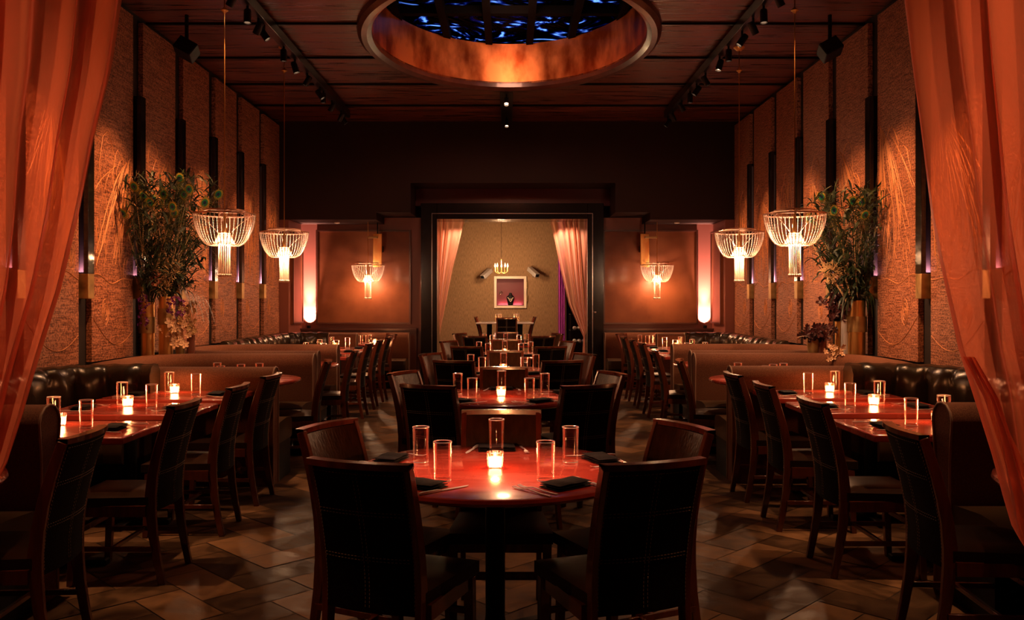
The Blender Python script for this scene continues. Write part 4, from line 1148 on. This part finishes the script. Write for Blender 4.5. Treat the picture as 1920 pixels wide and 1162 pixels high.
# high table
t=empty('back_table',(-0.09,16.9,0.2),0,'pale topped dining table on the platform in the back room','table')
M().box(-0.56,0.56,-0.3,0.3,0.78,0.81).build('tabletop',MT['pale_top'],t,bevel=0.006)
for sx in (-1,1):
    M().box(sx*0.30-0.05,sx*0.30+0.05,-0.06,0.06,0.0,0.78).build('leg',MT['black'],t,smooth=0)
chair(-0.05,16.42,0,'dark chair with its back to the camera at the back room table',0.2)
chair(-0.36,16.95,-pi/2,'dark chair at the left end of the back room table',0.2)
chair(0.20,16.95,pi/2,'dark chair at the right end of the back room table',0.2)
TZ=1.012
for x,lb in ((-0.42,'left'),(0.28,'right')):
    M().box(x-0.13,x+0.13,16.75,17.0,1.0105,1.0145).build('placemat',MT['placemat'],None,label='dark placemat at the %s of the back room table'%lb,cat='placemat',group='placemats in the back room')
k=0
for x,y in ((-0.24,16.85),(-0.19,17.02),(0.12,16.84),(0.16,17.0)):
    glass((x,y,TZ),0,'clear tumbler on the pale back room table, %s'%(['front left','rear left','front right','rear right'][k])); k+=1
votive((-0.06,16.8,TZ),0,'lit votive candle, left of the pair on the pale back room table')
votive((0.03,16.82,TZ),0,'lit votive candle, right of the pair on the pale back room table')
# ================================================================== VASES AND FLOWERS
def vase_cyl(px,D,ytop,wpx,label,material,band=None,name='tall_vase',zb=0.62,flare=0):
    x,y,z=P(px,ytop,D); r=wpx*D/F/2
    t=empty(name,(x,y,zb),0,label,'vase'); h=z-zb
    M().lathe([(0,0),(r,0),(r,h*0.6),(r*(1+flare),h),(r*(1+flare)*0.93,h),(r*0.93,h*0.6),(r*0.9,0.03),(0,0.03)],n=32).build('body',material,t)
    if band:
        za=P(0,band[1],D)[2]-zb; zb2=P(0,band[0],D)[2]-zb
        M().shell([(r*1.0,za),(r*1.17,za),(r*1.17,zb2),(r*1.0,zb2)],n=32).build('band',MT['brassdark'],t)
    return Vector((x,y,z))
# ledges in the corner behind the booths
for s,sn in SIDES:
    o_=0.0 if s>0 else 0.1
    M().box(mx(-3.69,s),mx(-3.34,s),8.40+o_,8.94+o_,0.0,0.62).box(mx(-3.34,s),mx(-2.9,s),8.60+o_,8.75+o_,0.0,0.62).build('trim_%d'%(2 if s>0 else 3),MT['black'],None,smooth=0,kind='structure')
RV=random.Random(5)
def blade(m,p0,d,L,w_,droop,n=8,twist=0):
    p=Vector(p0); d=Vector(d).normalized(); pts=[p.copy()]
    for i in range(n):
        d=(d+Vector((0,0,-droop*(i+1)/n))).normalized(); p=p+d*L/n; pts.append(p.copy())
    side=d.cross(Vector((0,0,1)));
    if side.length<0.1: side=Vector((1,0,0))
    side.normalize(); side=(Matrix.Rotation(twist,3,'Z')@side)
    vs=[];fs=[]
    for i,q in enumerate(pts):
        ww=w_*math.sin(pi*(0.08+0.92*i/n))**0.7
        if i==n: ww=w_*0.05
        vs+= [tuple(q-side*ww),tuple(q+side*ww)]
    for i in range(n): fs.append((2*i,2*i+1,2*i+3,2*i+2))
    m.add(vs,fs); return pts,d
def feather(parent,p0,d,L,label=None):
    m=M(); R=RV
    d=Vector(d).normalized(); p=Vector(p0); pts=[p.copy()]; n=16
    bend=Vector((R.uniform(-0.1,0.1),R.uniform(-0.1,0.1),-0.12))
    for i in range(n): d=(d+bend/n*2).normalized(); p=p+d*L/n; pts.append(p.copy())
    m.cur=0; m.tube(pts,[0.004-0.003*i/n for i in range(n+1)],4)
    m.cur=1
    for i in range(3,n*4):
        t=i/(n*4); k=min(n-1,int(t*n)); q=pts[k].lerp(pts[k+1],t*n-k); dd=(pts[k+1]-pts[k]).normalized()
        side=dd.cross(Vector((0,-1,0.1))); side.normalize()
        wl=0.04+0.06*max(0,(t-0.4))*1.6
        for sg in (-1,1):
            e=q+side*sg*wl*R.uniform(0.7,1.1)+dd*wl*0.8+Vector((0,R.uniform(-0.02,0.02),-0.01))
            a=q; 
            m.add([tuple(a),tuple(a+dd*0.006),tuple(e)],[(0,1,2)])
    # eye
    c=pts[-1]; 
    tip=d
    def disc(r,off,ci):
        m.cur=ci; vs=[tuple(c+Vector((0,off,0)))]; n_=14
        sd=tip.cross(Vector((0,1,0))).normalized()
        for k in range(n_):
            a=2*pi*k/n_; vs.append(tuple(c+Vector((0,off,0))+sd*r*math.cos(a)+tip*r*1.25*math.sin(a)))
        m.add(vs,[(0,k+1,(k+1)%n_+1) for k in range(n_)])
    disc(0.044,0.004,2); disc(0.030,0.0,3); disc(0.015,-0.004,4)
    # fringe round the eye
    m.cur=2
    sd=tip.cross(Vector((0,1,0))).normalized()
    for k in range(20):
        a=2*pi*k/20; u=sd*math.cos(a)+tip*1.25*math.sin(a); v=Vector((-u.z,0,u.x))*0.05
        b=c+u*0.03; m.add([tuple(b-v*0.06),tuple(b+v*0.06),tuple(c+u*R.uniform(0.05,0.065)+Vector((0,0.01,0)))],[(0,1,2)])
    return m.build('peacock_feather',[MT['twig'],MT['olive'],MT['eye_y'],MT['eye_g'],MT['eye_b']],parent,smooth=0)
def branch(parent,p0,d,L,name='branch',depth=3,r=0.008,wig=0.25):
    m=M()
    def rec(p,d,L,r,dep):
        p=Vector(p); d=Vector(d).normalized(); pts=[p.copy()]; n=9
        for i in range(n):
            d=(d+Vector((RV.uniform(-wig,wig),RV.uniform(-wig,wig),RV.uniform(-wig,wig)*0.7+0.03))).normalized(); p=p+d*L/n; pts.append(p.copy())
            if dep>0 and i>2 and RV.random()<0.35:
                rec(p,(d+Vector((RV.uniform(-1,1),RV.uniform(-0.6,0.6),RV.uniform(-0.2,0.6)))).normalized(),L*0.4,r*0.6,dep-1)
        m.tube(pts,[r*(1-0.7*i/n) for i in range(n+1)],5)
    rec(p0,d,L,r,depth)
    return m.build(name,MT['twig'],parent)
def flower(m,c,r,nrm,n=5,ci=0):
    nrm=Vector(nrm).normalized(); a=nrm.cross(Vector((0,0,1)));
    if a.length<0.1: a=Vector((1,0,0))
    a.normalize(); b=nrm.cross(a); c=Vector(c)
    m.cur=ci
    for k in range(n):
        t=2*pi*k/n+RV.uniform(-0.2,0.2); u=a*math.cos(t)+b*math.sin(t); v=nrm.cross(u)
        rr=r*RV.uniform(0.8,1.15)
        vs=[c,c+u*rr*0.45+v*rr*0.32+nrm*rr*0.12,c+u*rr*0.9+v*rr*0.26+nrm*rr*0.3,c+u*rr*1.05+nrm*rr*0.22,c+u*rr*0.9-v*rr*0.26+nrm*rr*0.3,c+u*rr*0.45-v*rr*0.32+nrm*rr*0.12,c+u*rr*0.6+nrm*rr*0.05]
        m.add([tuple(q) for q in vs],[(0,1,6),(1,2,6),(2,3,6),(3,4,6),(4,5,6),(5,0,6)])
    m.ball(tuple(c+nrm*r*0.12),r*0.16,6,4)
def arrangement(base, label, s, spread, height, nf, nb, ng, seedn):
    global RV; RV=random.Random(seedn)
    t=empty('flower_arrangement',tuple(base),0,label,'flower arrangement')
    def dirn(sp,up=1.0,lean=0): return Vector((RV.uniform(-sp,sp)+lean,RV.uniform(-sp,sp)*0.5-0.05,up))
    m=M()
    for i in range(ng):
        d=dirn(0.42); blade(m,(RV.uniform(-0.03,0.03),RV.uniform(-0.03,0.03),-0.1),d,RV.uniform(0.55,height),0.006,RV.uniform(0.1,0.6),8,RV.uniform(0,3))
    m.build('grass_blades',MT['leaf'],t,smooth=0,kind='stuff')
    m=M()
    for i in range(ng*11):   # leafy mass
        a=RV.uniform(0,2*pi); rr=RV.random()**0.5; z=RV.uniform(0.06,height*0.90)
        wd=spread*(0.35+0.65*math.sin(min(1,z/height)*pi*0.62))
        q=Vector((rr*wd*math.cos(a)+s*0.10,rr*wd*1.15*math.sin(a)-0.10*z,z))
        blade(m,q,Vector((RV.uniform(-1,1),RV.uniform(-0.6,0.4),RV.uniform(0.0,1.4))),RV.uniform(0.08,0.22),RV.uniform(0.007,0.017),RV.uniform(0.2,0.9),4,RV.uniform(0,3))
    m.build('leaf_mass',MT['leaf'],t,smooth=0,kind='stuff')
    for i in range(nf):
        u=(i+0.5)/nf*2-1
        feather(t,(RV.uniform(-0.02,0.02),-0.02,0.0),(u*0.42+s*0.12,RV.uniform(-0.45,0.02),1.0),height*RV.uniform(0.78,1.0)*(1-0.12*abs(u)))
    for i in range(nb):
        branch(t,(RV.uniform(-0.02,0.02),-0.04,0.0),(RV.uniform(-0.35,0.35),-0.12,1),height*RV.uniform(0.55,0.85),wig=0.17)
    return t
def dried_ball(parent,c,r,name='dried_bloom',material=None):
    m=M(); c=Vector(c)
    for i in range(150):
        u=Vector((RV.gauss(0,1),RV.gauss(0,1)*0.6-0.2,RV.gauss(0,1)+0.5)).normalized()
        a=c+u*r*RV.uniform(0.2,0.6); p=[a]
        for k in range(5): p.append(p[-1]+(u+Vector((RV.uniform(-0.9,0.9),RV.uniform(-0.9,0.9),RV.uniform(-0.9,0.9))))*r*0.11)
        m.tube(p,0.0032,3,False)
    return m.build(name,material or MT['dried'],parent)
# left group
v1=vase_cyl(277,8.62,566,24,'tall gold cylinder vase with a wide band, left of the pair by the left wall',MT['brass'],(594,624))
v2=vase_cyl(311,8.64,556,25,'tall gold cylinder vase with a wide band, right of the pair by the left wall',MT['brass'],(578,608))
v3=vase_cyl(338,8.66,648,16,'small clear brass vase holding cream orchids by the left wall',MT['brassdark'],None,'small_vase')
v4=vase_cyl(358,8.68,628,15,'slim copper-pink cylinder vase right of the orchids by the left wall',MT['bronze'],None,'slim_vase')
A1=arrangement(v1-Vector((0,0,0.02)),'tall bouquet of peacock feathers and branches in the left gold vase',1,0.36,1.35,7,3,60,11)
A2=arrangement(v2-Vector((0,0,0.02)),'bouquet of peacock feathers and dried blooms in the right gold vase of the left pair',1,0.42,1.32,10,3,80,23)
dried_ball(A2,(0.10,-0.10,0.27),0.15); dried_ball(A2,(0.0,-0.08,0.12),0.10)
m=M(); flower(m,(-0.05,-0.13,0.18),0.06,(0,-1,0.2),7); flower(m,(-0.02,-0.14,0.25),0.05,(0.2,-1,0.2),6); m.build('pink_bloom',MT['pinkish'],A2,smooth=0)
m=M()
for i in range(40): flower(m,(RV.uniform(-0.06,0.06),-0.09-RV.uniform(0,0.05),-0.22+i*0.008+RV.uniform(-0.03,0.03)),0.018,(RV.uniform(-1,1),-1,RV.uniform(-1,1)),4)
m.build('violet_spray',MT['violet'],A1,smooth=0,kind='stuff')
m=M()
for i in range(40): flower(m,(0.14+RV.uniform(-0.08,0.09),-0.09-RV.uniform(0,0.05),-0.12+RV.uniform(-0.05,0.14)),0.018,(RV.uniform(-1,1),-1,RV.uniform(-1,1)),4)
m.build('violet_spray',MT['violet'],A2,smooth=0,kind='stuff')
# dark palm fronds falling right
m=M()
for f_ in range(5):
    d0=Vector((1.0,-0.2,0.55-0.22*f_)); pts,_=blade(m,(0.06,-0.06,0.02+0.05*f_),d0,0.62-0.05*f_,0.004,0.5,10)
    for i in range(2,11):
        for sg in(-1,1): blade(m,pts[i],Vector((0.5,-0.1,-0.25+sg*0.8)),0.16-0.008*i,0.009,0.5,4,0.3)
m.build('palm_fronds',MT['darkpetal'],A2,smooth=0)
def small_bouquet(base,label,material,n,spread,hh,seedn,rad=0.045,cat='flower arrangement'):
    global RV; RV=random.Random(seedn)
    t=empty('small_bouquet',tuple(base),0,label,cat)
    m=M(); m2=M()
    for i in range(n):
        c=Vector((RV.gauss(0,spread*0.55),RV.gauss(-0.05,spread*0.3),hh*RV.uniform(0.05,1)))
        m2.tube([(0,0,-0.03),(c.x*0.4,c.y*0.4,c.z*0.55),tuple(c)],0.002,3)
        flower(m,c,rad*RV.uniform(0.75,1.2),(RV.uniform(-0.6,0.6),-1,RV.uniform(-0.1,0.6)),5)
    m.build('blossoms',material,t,smooth=0); m2.build('stems',MT['twig'],t)
    return t
small_bouquet(v3,'bouquet of cream orchids in the small brass vase by the left wall',MT['petal'],26,0.11,0.24,31)
small_bouquet(v4,'spray of golden dried blossoms in the copper-pink vase by the left wall',MT['dried'],40,0.10,0.34,33,0.026)
# right group
w1=vase_cyl(1606,8.70,563,31,'tall gold cylinder vase with a wide band by the right wall',MT['brass'],(593,622))
w2=vase_cyl(1584,8.74,599,14,'slim silver cylinder vase left of the tall gold vase by the right wall',MT['silver'],None,'slim_vase')
w3=vase_cyl(1572,8.80,602,12,'slim brass cylinder vase behind the silver one by the right wall',MT['brass'],None,'slim_vase')
w4=vase_cyl(1524,8.78,634,17,'small flared bronze vase with dark leaves by the right wall',MT['brassdark'],None,'small_vase',flare=0.35)
w5=vase_cyl(1541,8.78,634,17,'small copper red vase beside the flared one by the right wall',MT['bronze'],None,'small_vase')
B1=arrangement(w1-Vector((0,0,0.02)),'tall bouquet of peacock feathers and twisted branches in the gold vase by the right wall',-1,0.40,1.22,8,2,110,47)
branch(B1,(-0.12,-0.08,-0.02),(-0.45,-0.1,1),0.85,'branch',2,0.013,0.16); branch(B1,(-0.08,-0.1,0.0),(-0.35,-0.1,1),0.95,'branch',2,0.011,0.16)
dried_ball(B1,(-0.30,-0.12,0.30),0.11); 
m=M()
for f_ in range(26): blade(m,(0,-0.04,-0.02),Vector((RV.uniform(-0.9,0.9),RV.uniform(-0.6,0.1),RV.uniform(0.5,1.3))),RV.uniform(0.3,0.6),0.012,0.9,8,RV.uniform(0,1))
m.build('arching_leaves',MT['leaf'],B1,smooth=0,kind='stuff')
B2=small_bouquet(w3,'dark plum leaf bouquet in the slim brass vase by the right wall',MT['darkpetal'],60,0.13,0.30,53,0.05)
B4=small_bouquet(w4,'dark leaves with pale pods in the flared bronze vase by the right wall',MT['darkpetal'],34,0.13,0.13,57,0.05)
for c,d in (((-0.12,-0.1,0.07),(-1,-0.2,0.5)),((-0.08,-0.1,0.03),(-1,-0.2,0.0)),((0.1,-0.1,0.05),(0.5,-0.2,0.9)),((0.14,-0.1,0.02),(0.4,-0.3,1))):
    m=M(); blade(m,c,d,0.13,0.017,0.1,6); m.build('pale_pod',MT['petal'],B4,smooth=0)
small_bouquet(Vector((P(1566,650,8.45)[0],8.45,0.86)),'low sprig of pale blossoms at the foot of the gold vase on the right',MT['petal'],22,0.09,0.16,61,0.028)

# keep every stem, leaf and feather clear of the side walls
def clear_of_walls(o):
    for ch in KIDS.get(o.name,[]):
        if ch.type=='MESH':
            for v in ch.data.vertices:
                X=o.location.x+v.co.x; lo=XL+0.13; hi=XR-0.13
                if X<lo: v.co.x+= (lo-X)*0.97
                if X>hi: v.co.x-= (X-hi)*0.97
for o in list(COL.objects):
    if o.parent is None and (o.name.startswith('flower_arrangement') or o.name.startswith('small_bouquet')): clear_of_walls(o)
